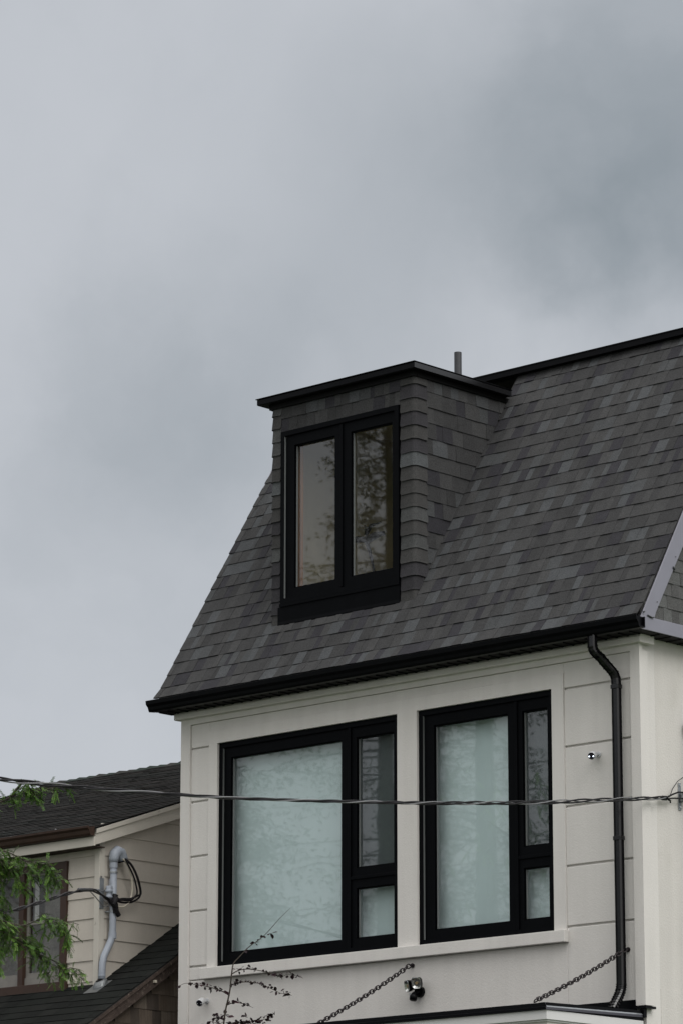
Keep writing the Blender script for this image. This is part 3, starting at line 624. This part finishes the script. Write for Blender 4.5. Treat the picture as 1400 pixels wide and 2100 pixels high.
ns = MB(); rz = lambda y: 6.96 + .3365 * y
ns.prism([(NY + .005, 4.9), (5, 4.9), (5, rz(5) - .06), (NY + .005, rz(NY) - .06)], 0, NX - .12, NX)
def pside(u, v): return Vector((NX, u, v))
zs2 = [ZG + EX * k for k in range(-3, 16)]
for a, b in zip(zs2, zs2[1:]):
    ylo = max(NY + .05, (b - 6.90) / .3365); ylo_a = max(NY + .05, (a - 6.90) / .3365)
    if ylo > 4.9: break
    A, B, C_, D = (NX + .014, ylo_a, a), (NX + .014, 5, a), (NX + .002, 5, b + .006), (NX + .002, ylo, b + .006)
    ns.poly([A, B, C_, D]); ns.poly([(NX, ylo_a, a), (NX, 5, a), B, A])
ns.build('side_wall', M_SIDING, nb_)
MB().box(NX - .055, NX + .016, NY - .016, NY + .004, 5.33, 6.90).box(NX + .001, NX + .016, NY + .005, NY + .055, 5.33, 6.95).build('corner_board', M_TRIMB, nb_, bevel=.002)
MB().box(NWX1 - .0, NX - .0, NY - .008, NY + .003, 5.30, 5.375).build('skirt_board', M_SASH, nb_)
# roof: shingles + deck
up = math.sqrt(1 + .3365 ** 2); UN = (0, -.3365 / up, 1 / up)
UY0, UY1, UX0, UX1 = -.30, 4.85, -7.1, -.885
def UP(x, s): return Vector((x, UY0 + s / up, 6.965 + .3365 * (UY0 + s / up)))
US = (UY1 - UY0) * up
um = MB(); OT = [((.017, .0160, .0155), 5), ((.014, .0140, .0135), 3), ((.021, .0195, .018), 2), ((.016, .0175, .0165), 2)]
vv = []; s = 0
while s < US - .05: vv.append(s); s += .135
vv.append(US)
shingles(um, UP, vv, lambda a, b: (UX0 + .0, UX1), UN, tabs=OT, wmin=.18, wmax=.4, step=.009, tooth=.003, wob=.006)
um.build('upper_roof', M_OLDSH, nb_)
um = MB(); um.poly([UP(UX0, 0), UP(UX1, 0), UP(UX1, US), UP(UX0, US)]); um.poly([UP(UX0, US), UP(UX1, US), (UX1, 9, 6.9), (UX0, 9, 6.9)])
um.poly([UP(UX0, 0), UP(UX0, US), (UX0, 9, 6.9)]); um.poly([UP(UX1, .0) - Vector((0, 0, .02)), UP(UX1, US) - Vector((0, 0, .02)), UP(UX1 - .1, US), UP(UX1 - .1, 0)]); um.build('roof_deck', M_FELT, nb_)
rc = MB(); x = UX0
while x < UX1 - .02:
    p = UP(x, US); c = tint_pick([((.022, .030, .026), 3), ((.028, .028, .026), 2)]); e = min(x + .17, UX1); h0, h1 = R.uniform(.024, .034), .012
    rc.poly([(x, p.y - .13, p.z - .035), (e, p.y - .13, p.z - .04), (e, p.y, p.z + h1), (x, p.y, p.z + h0)], c); rc.poly([(x, p.y, p.z + h0), (e, p.y, p.z + h1), (e, p.y + .13, p.z - .03), (x, p.y + .13, p.z - .03)], c)
    rc.poly([(x, p.y - .13, p.z - .035), (x, p.y, p.z + h0), (x, p.y + .13, p.z - .03)], c); x = e
rc.build('ridge_caps', M_OLDSH, nb_)
# rake boards
def rakeb(x0, x1, t0, t1):
    y0, y1 = -.255, 4.9
    return MB().prism([(y0, 6.96 + .3365 * y0 - t0), (y1, 6.96 + .3365 * y1 - t0), (y1, 6.96 + .3365 * y1 - t1), (y0, 6.96 + .3365 * y0 - t1)], 0, x0, x1)
rakeb(-.915, -.885, .008, .052).build('rake_board', M_TRIMB, nb_, bevel=.002)
rakeb(-.930, -.900, .052, .162).build('rake_board', M_TRIMB, nb_, bevel=.002)
rakeb(-1.0, -.930, .140, .156).build('rake_soffit', M_SIDING, nb_)
MB().box(-7, -.885, -.290, -.268, 6.70, 6.79).build('fascia', M_TRIMB, nb_, bevel=.002)
MB().box(-7, -.93, -.268, NY, 6.700, 6.712).build('soffit', M_OLDWOOD, nb_)
MB().prism([(-.2905, 6.795), (-.2905, 6.885), (-.300, 6.885), (-.300, 6.875), (-.365, 6.872), (-.372, 6.884), (-.386, 6.884), (-.384, 6.865), (-.362, 6.845), (-.352, 6.812), (-.335, 6.795)], 0, -7, -.878).build('gutter', M_BROWN, nb_)
MB().tube([(-2.0, -.37, 6.885), (-2.0, -.30, 6.895)], .005, 6).tube([(-1.35, -.375, 6.890), (-1.35, -.36, 6.896)], .007, 6).build('gutter_hanger', M_WIRE, nb_)
# neighbour window
nwn = node('window', nb_)
fr = MB(); slab(fr, NWX0, NWX1, NWZ0 + .075, NWZ1, NY - .03, NY + .10, [(NWX0 + .085, -2.115, NWZ0 + .0751, NWZ1 - .07), (-2.045, NWX1 - .085, NWZ0 + .0751, NWZ1 - .07)])
fr.build('frame', M_BROWN, nwn, bevel=.003)
MB().box(NWX0 - .03, NWX1 + .02, NY - .045, NY + .1, NWZ0 - .02, NWZ0 + .074).build('sill', M_BROWN, nwn, bevel=.003)
for a, b in ((NWX0 + .085, -2.115), (-2.045, NWX1 - .085)):
    sm = MB(); slab(sm, a + .001, b - .001, 5.52, 6.549, NY + .015, NY + .045, [(a + .035, b - .035, 5.565, 6.04), (a + .03, b - .03, 6.075, 6.52)]); sm.build('sash', M_SASH, nwn, bevel=.002)
    MB().box(a + .001, b - .001, NY + .0, NY + .05, 5.446, 5.519).build('sill_strip', M_SASH, nwn)
    MB().poly([(a + .03, NY + .03, 5.56), (b - .03, NY + .03, 5.56), (b - .03, NY + .03, 6.53), (a + .03, NY + .03, 6.53)]).build('pane', M_GLASSN, nwn)
MB().box(NWX0, NWX1, NY + .3, NY + .32, 5.2, 6.7).build('room_wall', M_LACE, nb_)
o = curtain(-2.02, -1.96, 6.05, 6.50, NY + .10, 'narrow white curtain edge inside the brown framed window', M_CURTW, .004, .05, 'curtain', None)
o = MB().box(-1.9, -1.5, NY + .12, NY + .122, 5.53, 6.50); o = o.build('lace_curtain', M_LACE); o['label'] = 'grey lace curtain inside the brown framed window'; o['category'] = 'curtain'
ring_ = MB(); ring_.tube([(-2.215 + .038 * math.cos(q), NY + .08, 5.735 + .055 * math.sin(q)) for q in [2 * PI * k / 20 for k in range(20)]], .012, 8, closed=True)
o = ring_.build('ring_ornament', M_SASH, None, smooth=True); o['label'] = 'pale ring shaped ornament hanging inside the leftmost window pane'; o['category'] = 'ornament'
# lower roof
lp = math.sqrt(1 + .636 ** 2); LN = (0, -.636 / lp, 1 / lp)
def LP(x, s): y = -2.6 + s / lp; return Vector((x, y, 5.445 + .636 * y))
LXR = -.35
lm = MB(); LT = [((.0115, .0130, .0118), 5), ((.0095, .0105, .0098), 3), ((.014, .0150, .0138), 2)]
sv_ = [.138 * k for k in range(60)]; s_w = (NY + 2.6) * lp
shingles(lm, LP, [s for s in sv_ if s < s_w + .1], lambda a, b: (-6.2, LXR), LN, tabs=LT, wmin=.2, wmax=.35, step=.008, tooth=.002, wob=.006)
shingles(lm, LP, [s for s in sv_ if s > s_w - .04], lambda a, b: (NX + .0, LXR), LN, tabs=LT, wmin=.2, wmax=.35, step=.008, tooth=.002, wob=.006)
lm.build('lower_roof', M_OLDSH, nb_)
lk = MB(); lk.prism([(-2.6, 5.445 + .636 * -2.6 - .003), (6, 5.445 + .636 * 6 - .003), (6, 5.445 + .636 * 6 - .03), (-2.6, 5.445 + .636 * -2.6 - .03)], 0, -1.1, LXR - .004)
lk.prism([(-2.6, 5.445 + .636 * -2.6 - .003), (NY, 5.445 + .636 * NY - .003), (NY, 5.445 + .636 * NY - .03), (-2.6, 5.445 + .636 * -2.6 - .03)], 0, -6.2, -1.1); lk.build('lower_deck', M_FELT, nb_)
lz = lambda y, t: 5.445 + .636 * y - t
MB().prism([(-2.6, lz(-2.6, .032)), (5, lz(5, .032)), (5, lz(5, .15)), (-2.6, lz(-2.6, .15))], 0, LXR - .045, LXR - .012).prism([(-2.6, lz(-2.6, .012)), (5, lz(5, .012)), (5, lz(5, .05)), (-2.6, lz(-2.6, .05))], 0, LXR - .012, LXR + .004).build('rake_fascia', M_OLDWOOD, nb_)
MB().box(LXR - .02, LXR + .012, .02, .05, lz(.03, .10), lz(.03, .075)).build('nail_plate', M_WWIRE, nb_)
GX = -.46
gm = MB(); gm.prism([(-2.3, 0), (8, 0), (8, 5.2), (5, lz(5, .05)), (-2.3, lz(-2.3, .05))], 0, GX - .15, GX - .004)
gm.build('gable_wall', M_FELT, nb_)
gc = MB(); CT = [((.135, .110, .088), 5), ((.11, .088, .07), 4), ((.16, .135, .11), 2), ((.075, .062, .052), 2)]
zc = [3.6 + .152 * k for k in range(30)]
shingles(gc, lambda u, v: Vector((GX - .004, u, v)), zc, lambda a, b: (max(-2.3, (b + .02 - 5.445 + .06) / .636), 6), (1, 0, 0), tabs=CT, wmin=.08, wmax=.22, step=.010, tooth=.002, wob=.003)
gc.build('gable_shingles', M_CEDAR, nb_)
MB().box(-6.1, -1.0, -2.2, 8, 0, 3.95).build('lower_wall', M_SIDING, nb_)

# service mast on the neighbour
msn = thing('service_mast', (-.93, -.1, 5.37), 'pale grey service mast with a curved hood on the clapboard wall', 'mast')
MX = -.925
MB().tube([(MX, .015, 6.56), (MX, .015, 5.93), (MX, .012, 5.86), (MX, -.01, 5.80), (MX, -.06, 5.71), (MX, -.095, 5.65), (MX, -.113, 5.58), (MX, -.117, 5.50), (MX, -.118, 5.40)], .034, 18).build('pipe', M_PVC, msn, smooth=True)
for a_, b_, r_ in (((MX, .015, 6.515), (MX, .015, 6.575), .040), ((MX, .012, 5.83), (MX, .015, 5.89), .040), ((MX, -.118, 5.455), (MX, -.118, 5.475), .037)):
    MB().tube([a_, b_], r_, 18).build('coupling', M_PVC, msn)
MB().tube([(MX, .015, 6.57), (MX, .015, 6.605), (MX, .030, 6.655), (MX, .065, 6.685), (MX, .105, 6.675), (MX, .130, 6.635), (MX, .145, 6.595)], [.042, .050, .055, .056, .055, .052, .050], 18).build('hood', M_PVC, msn, smooth=True)
MB().tube([(MX, .130, 6.60), (MX, .134, 6.59)], .046, 14).build('hood_plate', M_BLACK, msn)
MB().tube([(MX, .015, 6.465), (MX, .015, 6.480)], .041, 16).tube([(MX, .015, 6.085), (MX, .015, 6.105)], .040, 16).tube([(MX - .06, -.03, 6.09), (MX, .0, 6.09)], .007, 6).tube([(MX, .03, 6.09), (MX - .05, .07, 6.07)], .006, 6).build('strap', M_GREYM, msn)
MB().tube([(MX, -.118, 5.375), (MX, -.118, 5.43)], [.062, .040], 18).build('rubber_collar', M_BLACK, msn, smooth=True)
fb = MB(); prevr = None
for k, (r_, h) in enumerate(((.072, -.0), (.066, .025), (.052, .045), (.042, .05))):
    ringp = [Vector((MX + r_ * math.cos(q), -.14 + r_ * math.sin(q), 5.445 + .636 * (-.14 + r_ * math.sin(q)) * (1 if h == 0 else 1) + .015 + h)) for q in [2 * PI * j / 20 for j in range(20)]]
    if prevr:
        for j in range(20): fb.poly([prevr[j], prevr[(j + 1) % 20], ringp[(j + 1) % 20], ringp[j]])
    prevr = ringp
fb.poly([(MX - .10, -.27, lz(-.27, -.012)), (MX + .09, -.27, lz(-.27, -.012)), (MX + .09, -.06, lz(-.06, -.012)), (MX - .10, -.06, lz(-.06, -.012))])
fb.build('flashing_boot', M_LEAD, msn)
br_ = thing('insulator_bracket', (-.97, -.09, 6.12), 'grey steel plate with a ribbed porcelain spool on the corner board', 'bracket')
MB().box(-.982, -.976, -.115, -.060, 6.115, 6.415).build('plate', M_GREYM, br_, bevel=.002)
MB().tube([(-.915, -.05, z) for z in (6.21, 6.22, 6.235, 6.245, 6.265, 6.275, 6.295, 6.305, 6.325, 6.335)], [.02, .036, .036, .024, .024, .037, .037, .025, .036, .022], 16).build('spool', M_PVC, br_, smooth=True)
MB().tube([(-.976, -.06, 6.29), (-.915, -.05, 6.35), (-.915, -.05, 6.18), (-.976, -.06, 6.20)], .005, 6).tube([(-.915, -.05, 6.15), (-.915, -.05, 6.40)], .006, 6).tube([(-.976, -.10, 6.42), (-.97, -.10, 6.43)], .010, 6).build('bolt', M_WIRE, br_)
# wires at the mast
wr = thing('service_drop', (-.9, .0, 6.2), 'black and white wire loop hanging from the grey mast with its drop line', 'wires')
hx = -.885
lb = MB()
for k, (r0, dy, dz) in enumerate(((.0100, 0, 0), (.0100, .0, .035), (.009, -.045, .02))):
    base = [(hx, .120, 6.614), (hx + .01, .205, 6.56), (hx + .015, .285, 6.44), (hx + .01, .335, 6.30), (hx, .300, 6.235), (hx, .20, 6.195), (hx, .09, 6.185), (hx, .01, 6.195)]
    pts = [Vector((p[0] + .006 * k, p[1] + dy * (1 if 0 < i < 5 else 0) + (.0 if k != 2 else -.012 * (0 < i < 4)), p[2] + (dz if i > 3 else 0) * (1 if i < 7 else 0))) for i, p in enumerate(base)]
    lb.tube(smooth_pts(spline(pts, 8), 2), r0, 8)
lb.build('black_wire', M_CABLE, wr, smooth=True)
MB().tube(smooth_pts(spline([(hx, .10, 6.61), (hx, .165, 6.56), (hx, .215, 6.46), (hx, .235, 6.34), (hx, .215, 6.24), (hx, .165, 6.175), (hx, .10, 6.14), (hx, .03, 6.142)], 8), 2), .0095, 8).build('white_wire', M_WWIRE, wr, smooth=True)
cn = MB()
for p, d_, r_ in (((hx - .01, .00, 6.21), (.1, .25, .9), .030), ((hx + .01, -.04, 6.165), (.1, .6, -.5), .028), ((hx, .01, 6.12), (0, .15, -.9), .030), ((hx + .02, -.015, 6.18), (0, .5, .6), .026), ((hx + .01, .02, 6.085), (0, .4, -.5), .024)):
    p, d_ = Vector(p), Vector(d_).normalized(); cn.tube([p - d_ * .05, p - d_ * .045, p + d_ * .045, p + d_ * .05], [r_ * .6, r_, r_, r_ * .5], 9)
cn.build('tap_connector', M_CABLE, wr)
c2 = [(1.132, -3.298, 5.600), (.622, -2.493, 5.775), (.081, -1.639, 5.990), (-.349, -.961, 6.149), (-.55, -.62, 6.205), (-.72, -.36, 6.213), (-.86, -.12, 6.195), (-.90, -.03, 6.18)]
c2b = [(6.8, -12.2, 4.6), (4.6, -8.8, 4.72), (2.974, -6.204, 5.10)] + c2
c2s = smooth_pts(spline(c2b, 16), 10); dl = MB()
for kk in range(2):
    pts = []; ln = 0
    for i, p in enumerate(c2s):
        if i: ln += (p - c2s[i - 1]).length
        th = 2 * PI * ln / 1.1 + kk * PI; pts.append(p + Vector((.5, .3, 0)) * .010 * math.cos(th) + Vector((0, 0, .010)) * math.sin(th))
    dl.tube(pts, .0085, 7)
dl.build('drop_cable', M_CABLE, wr, smooth=True)
MB().tube([(-.33, -1.00, 6.150), (-.55, -.62, 6.206)], .018, 8).build('sleeve', M_PIPE, wr, smooth=True)
MB().tube([(-.50, -.70, 6.185), (-.62, -.50, 6.150), (-.78, -.25, 6.10), (-.88, -.06, 6.14)], .005, 6).tube([(-.33, -1.0, 6.152), (-.60, -.55, 6.228), (-.915, -.06, 6.27)], .0045, 6).build('bare_wire', M_WIRE, wr)
MB().tube([(-.66, -.46, 6.232), (-.72, -.37, 6.242)], .012, 8).build('dead_end_clamp', M_GREYM, wr)

# =================================================================== TREE with feathery leaves (trunk stands left of the frame)
BR = [
    ('A', [(1.6,-5.6,5.7),(2.26,-4.97,6.06), (2.63,-4.67,6.23), (2.72,-4.61,6.28), (2.82,-4.53,6.33), (2.91,-4.45,6.33), (3.02,-4.36,6.36), (3.08,-4.29,6.33)]),
    ('A2', [(2.72,-4.61,6.28), (2.79,-4.58,6.37), (2.83,-4.54,6.40), (2.89,-4.48,6.38), (2.93,-4.43,6.35)]),
    ('B', [(1.3,-5.1,6.0),(1.80,-4.57,6.11), (2.05,-4.30,6.01), (2.19,-4.15,5.95), (2.27,-4.06,5.91), (2.35,-3.97,5.85), (2.42,-3.90,5.86), (2.48,-3.84,5.80), (2.47,-3.82,5.72)]),
    ('B2', [(1.94,-4.37,5.92), (2.11,-4.19,5.87), (2.19,-4.10,5.81), (2.26,-4.02,5.76), (2.26,-3.99,5.66)]),
    ('B3', [(1.86,-4.39,5.76), (2.03,-4.22,5.70), (2.11,-4.12,5.62), (2.14,-4.06,5.53)]),
    ('B4', [(1.90,-4.43,6.00), (2.07,-4.26,5.94), (2.19,-4.12,5.86), (2.28,-4.01,5.78), (2.38,-3.91,5.74)]),
    ('C', [(1.5,-5.4,5.4),(2.21,-4.80,5.45), (2.44,-4.58,5.38), (2.57,-4.43,5.30), (2.68,-4.31,5.26), (2.80,-4.21,5.31), (2.89,-4.13,5.30), (2.93,-4.06,5.23), (2.94,-4.04,5.14)]),
    ('C2', [(2.19,-4.78,5.33), (2.48,-4.50,5.27), (2.55,-4.41,5.21), (2.63,-4.32,5.16), (2.73,-4.23,5.16)]),
    ('C3', [(2.55,-4.41,5.21), (2.66,-4.29,5.13), (2.73,-4.19,5.04), (2.81,-4.10,4.99), (2.89,-4.01,4.93), (2.93,-3.96,4.90)]),
    ('C4', [(2.73,-4.19,5.04), (2.76,-4.14,4.97), (2.76,-4.11,4.89)]),
    ('D', [(1.70,-4.34,5.17), (1.90,-4.14,5.13), (2.01,-4.03,5.09), (2.04,-3.98,5.00)]),
    ('D2', [(1.77,-4.41,5.56), (2.00,-4.19,5.53), (2.10,-4.06,5.45), (2.15,-4.00,5.39)]),
]
tr = thing('locust_tree', (.3, -6.4, 0), 'green tree with feathery drooping leaves reaching in over the beige house', 'tree')
TT = Vector((.3, -6.4, 0))
BR = [(n_, [(x - .075, y - .07, z) if n_[0] != 'A' else (x - .01, y - .01, z) for x, y, z in p_]) for n_, p_ in BR]
wood = MB()
wood.tube([TT, (.28, -6.38, 1.2), (.33, -6.33, 2.6), (.45, -6.2, 4.0), (.5, -6.05, 5.4), (.45, -5.9, 6.8), (.3, -5.8, 8.0)], [.17, .145, .125, .105, .085, .06, .03], 12)
for a, b in (((.42, -6.22, 3.8), (1.5, -5.4, 5.4)), ((.48, -6.08, 5.1), (1.3, -5.1, 6.0)), ((.5, -6.05, 5.0), (1.6, -5.6, 5.7)), ((.47, -6.15, 4.3), (1.70, -4.34, 5.17)), ((.47, -6.1, 4.7), (1.77, -4.41, 5.56)), ((.48, -5.9, 6.4), (-.8, -5.2, 7.6)), ((.45, -6.1, 5.6), (-.9, -7.0, 6.9)), ((.38, -6.2, 4.4), (-.7, -6.0, 5.6))):
    a, b = Vector(a), Vector(b); mid = a.lerp(b, .5) + Vector((0, 0, .08)); wood.tube([a, mid, b], [.035, .02, .012], 8)
GREENS = [((.068, .155, .020), 5), ((.105, .225, .030), 4), ((.034, .082, .012), 4), ((.150, .285, .045), 2)]
lv = MB()
def leaflet(p, d, nrm, L, Wd, c, mb=lv):
    s = d.cross(nrm).normalized() * Wd * .5; m_ = p + d * L * .5
    mb.poly([p, m_ + s, p + d * L, m_ - s], c)
def frond(p, d0, L, c):
    d = d0.normalized(); q = p.copy(); n = max(5, int(L / .010)); sd_v = d.cross(Vector((R.gauss(0, .3), R.gauss(0, .3), 1))).normalized(); prev = p.copy(); pts = [p.copy()]
    for k in range(n):
        d = (d + Vector((0, 0, -.05))).normalized(); q = q + d * (L / n); pts.append(q.copy())
        nm = d.cross(sd_v).normalized(); sz = (.021 if L > .12 else .018) * (1 - .45 * abs(k / n - .4)) * R.uniform(.75, 1.15)
        for s_ in (-1, 1):
            ld = (sd_v * s_ + d * .55 + Vector((R.gauss(0, .12), R.gauss(0, .12), R.gauss(-.15, .15)))).normalized()
            cc_ = tuple(x * R.uniform(.85, 1.15) for x in c)
            leaflet(q, ld, nm, sz, sz * .5, cc_)
    wood.tube(pts[::3] + [pts[-1]], .0014, 3, cap=False)
def foliate(pts, gap, L0, start=0):
    pts = spline(pts, 10); acc = 0; off = 0
    for i in range(1, len(pts)):
        seg = (pts[i] - pts[i - 1]); acc += seg.length
        if acc > gap:
            acc = 0; f = i / len(pts)
            if f < start: continue
            d = seg.normalized()
            for _ in range(2):
                v = Vector((R.gauss(0, .7), R.gauss(0, .7), R.gauss(-.25, .6))) + d * .6
                frond(pts[i] + Vector((R.gauss(0, .008), R.gauss(0, .008), R.gauss(0, .008))), v, L0 * R.uniform(.4, 1.0), tint_pick(GREENS))
    return pts
for nm_, pts in BR:
    long_ = len(pts) > 6
    sp = foliate(pts, .018, .14 if nm_ != 'A2' else .08, start=.15 if long_ else 0)
    wood.tube(sp, [max(.002, .012 * (1 - i / len(sp))) for i in range(len(sp))], 6)
    # side twigs
    for q in range(int(len(sp) / 5)):
        i = R.randrange(int(len(sp) * .15), len(sp)); p = sp[i]; d = Vector((R.gauss(.35, .4), R.gauss(.35, .4), R.gauss(-.5, .35))).normalized(); L = R.uniform(.08, .19) * (.6 if nm_[0] == 'A' else 1)
        tw = [p, p + d * L * .5 + Vector((0, 0, .01)), p + d * L + Vector((0, 0, -.02))]; foliate(tw, .026, .11); wood.tube(spline(tw, 4), .0022, 4)
for q in range(520):      # the dense inner sprays
    c_ = R.choice([(2.02, -4.2, 5.88), (2.15, -4.12, 5.78), (2.0, -4.15, 5.6), (1.95, -4.2, 5.35), (2.35, -4.5, 5.28), (2.5, -4.42, 5.24), (2.2, -4.35, 5.2), (2.05, -4.05, 5.1), (1.9, -4.3, 5.95), (2.66, -4.3, 5.12)])
    frond(Vector((c_[0] - .08 + R.gauss(0, .08), c_[1] - .07 + R.gauss(0, .08), c_[2] + R.gauss(0, .05))), Vector((R.gauss(0, .7), R.gauss(0, .7), R.gauss(-.3, .5))), R.uniform(.06, .13), tint_pick(GREENS))
for q in range(230):      # the rest of the crown, beyond the left edge of the view
    a = R.uniform(0, 2 * PI); rr = R.uniform(.3, 1.9); p = Vector((.0 + rr * math.cos(a) - .4, -6.2 + rr * math.sin(a), R.uniform(4.6, 8.2)))
    if p.x > 1.1: continue
    for _ in range(4): frond(p, Vector((R.gauss(0, .6), R.gauss(0, .6), R.gauss(-.2, .5))), R.uniform(.12, .2), tint_pick(GREENS))
wood.build('trunk', M_BARK, tr, smooth=True); lv.build('crown', M_LEAF, tr)

# =================================================================== purple sapling in front of the wall
SAP = [
    [(3.63,-3.26,2.16), (3.87,-3.41,3.30), (4.07,-3.54,4.24), (4.13,-3.57,4.50), (4.18,-3.57,4.67), (4.22,-3.59,4.81), (4.24,-3.59,4.89), (4.28,-3.57,4.94), (4.35,-3.53,5.02), (4.41,-3.49,5.07), (4.47,-3.45,5.13), (4.56,-3.40,5.24), (4.64,-3.36,5.32)],
    [(4.17,-3.57,4.65), (4.14,-3.62,4.68), (4.10,-3.66,4.70), (4.04,-3.72,4.72), (3.99,-3.77,4.73), (3.93,-3.82,4.74), (3.89,-3.86,4.71)],
    [(4.22,-3.59,4.81), (4.26,-3.55,4.84), (4.31,-3.51,4.85), (4.38,-3.45,4.84), (4.46,-3.36,4.81), (4.50,-3.32,4.79), (4.55,-3.28,4.81), (4.60,-3.23,4.80)],
    [(4.19,-3.58,4.72), (4.23,-3.55,4.74), (4.29,-3.50,4.75), (4.36,-3.43,4.74), (4.43,-3.36,4.70), (4.49,-3.29,4.66), (4.54,-3.24,4.67)],
    [(4.15,-3.57,4.57), (4.19,-3.53,4.59), (4.25,-3.48,4.58), (4.30,-3.42,4.55)],
    [(4.10,-3.56,4.41), (4.17,-3.51,4.43), (4.26,-3.43,4.44), (4.34,-3.35,4.46), (4.41,-3.30,4.48)],
    [(4.09,-3.56,4.35), (4.16,-3.50,4.41), (4.24,-3.44,4.43), (4.31,-3.37,4.43)],
    [(4.12,-3.56,4.45), (4.09,-3.59,4.47), (4.06,-3.62,4.47)]]
sp_ = thing('purple_sapling', (3.5, -3.3, 0), 'thin bare stemmed sapling with small dark purple leaves before the sill', 'sapling')
st_ = MB(); st_.tube([(3.5, -3.3, 0), (3.52, -3.31, 1.1), (3.58, -3.32, 2.15)], [.016, .014, .012], 8)
s0 = spline(SAP[0], 6); st_.tube(s0, [.0088 - .0076 * i / len(s0) for i in range(len(s0))], 6)
pl = MB(); PC = [((.016, .006, .010), 4), ((.024, .010, .014), 3), ((.012, .008, .008), 2), ((.035, .010, .016), 1)]
def pleaf(p, L=.035, dens=1):
    L *= 1.25
    d = Vector((R.gauss(0, 1), R.gauss(0, 1), R.gauss(-.2, .5))).normalized(); nm = Vector((R.gauss(0, .6), R.gauss(0, .6), 1)).normalized(); s = d.cross(nm).normalized(); n2 = s.cross(d); c = tint_pick(PC)
    L *= R.uniform(.7, 1.2); w = L * .42; rib = [p + d * L * t for t in (0, .5, 1)]
    for sg in (-1, 1): pl.poly([p, p + d * L * .25 + s * sg * w * .7 + n2 * .15 * w, p + d * L * .6 + s * sg * w * .8 + n2 * .2 * w, p + d * L, p + d * L * .5], c)
for bi, b in enumerate(SAP[1:]):
    sb = spline(b, 6); st_.tube(sb, [.005 - .0036 * i / len(sb) for i in range(len(sb))], 5)
    n = len(sb); low = bi in (4, 5, 6)
    for i in range(3, n):
        f = i / n
        if f < (.75 if not low else 1.1) or R.random() < .2:
            for _ in range(R.choice((1, 1, 2)) if not low else 3): pleaf(sb[i] + Vector((R.gauss(0, .006), R.gauss(0, .006), R.gauss(.004, .008 if not low else .015))), .03)
for p in ((4.51, -3.44, 5.125), (4.455, -3.37, 4.815), (4.50, -3.28, 4.65), (4.53, -3.25, 4.655), (4.57, -3.26, 4.805), (4.60, -3.23, 4.80), (4.08, -3.6, 4.47), (4.12, -3.56, 4.5), (4.14, -3.55, 4.48), (4.24, -3.45, 4.49)):
    for _ in range(3): pleaf(Vector(p), .042)
for f in (.64, .70, .72, .76, .80): 
    for _ in range(3): pleaf(s0[int(f * len(s0))], .03)
for k in range(9):
    b_ = s0[6 + k]; e2 = b_ + Vector((R.uniform(-.2, .2), R.uniform(-.2, .2), R.uniform(.02, .12))); st_.tube([b_, b_.lerp(e2, .5) + Vector((0, 0, .02)), e2], [.004, .003, .0015], 5)
    for j in range(9): pleaf(b_.lerp(e2, R.uniform(.3, 1)), .035)
st_.build('stem', M_BARK, sp_, smooth=True); pl.build('crown', M_PLEAF, sp_)

# =================================================================== ground, street and the trees across it
MB().poly([(-400, -400, 0), (400, -400, 0), (400, 400, 0), (-400, 400, 0)]).build('ground', M_GRASS, kind='structure')
MB().poly([(-300, -20, .004), (300, -20, .004), (300, -12, .004), (-300, -12, .004)]).build('road', M_ASPH, kind='structure')
MB().box(-300, 300, -12, -10.4, 0, .12).box(-300, 300, -21.6, -20, 0, .12).build('pavement', M_CONC, kind='structure')
tl = MB(); TLC = [((.030, .040, .018), 4), ((.045, .055, .024), 2), ((.020, .027, .014), 3)]
for cx, cy, H, rad in ((-19.5, -27.0, 22.0, 4.2), (-26.5, -32.0, 25.0, 5.2), (-14.5, -31.0, 19.5, 4.2), (-33.0, -24.0, 20.0, 4.8), (-11.0, -24.5, 13.0, 3.0), (-24.0, -25.0, 13.5, 3.2)):
    tl.tube([(cx, cy, 0), (cx + .2, cy, H * .5), (cx, cy, H * .97)], [.32, .2, .04], 8, col=(.03, .025, .02))
    for k in range(int(H * 8)):
        z = R.uniform(.16, .985) ** .9 * H; f = z / H; rr = rad * (1 - f) ** .5 * R.uniform(.35, 1.1) + .25; a = R.uniform(0, 2 * PI)
        e = Vector((cx + rr * math.cos(a), cy + rr * math.sin(a), z - .1 * rr + R.uniform(-.2, .5))); b0 = Vector((cx, cy, z)); tl.tube([b0, b0.lerp(e, .5) + Vector((R.gauss(0, .1), R.gauss(0, .1), R.gauss(.1, .12))), e], [.022, .014, .006], 4, col=(.03, .025, .02), cap=False)
        for j in range(95):
            t_ = R.uniform(.3, 1.06); p = b0.lerp(e, t_) + Vector((R.gauss(0, .20), R.gauss(0, .20), R.gauss(-.10, .16))); d = Vector((R.gauss(0, 1), R.gauss(0, 1), R.gauss(-.6, .5))).normalized()
            leaflet(p, d, Vector((R.gauss(0, 1), R.gauss(0, 1), R.gauss(0, 1))).normalized(), R.uniform(.09, .21), R.uniform(.028, .06), tint_pick(TLC), tl)
tl.build('far_woods', M_TREEL, kind='stuff', label='dark trees across the street mirrored in the window panes')
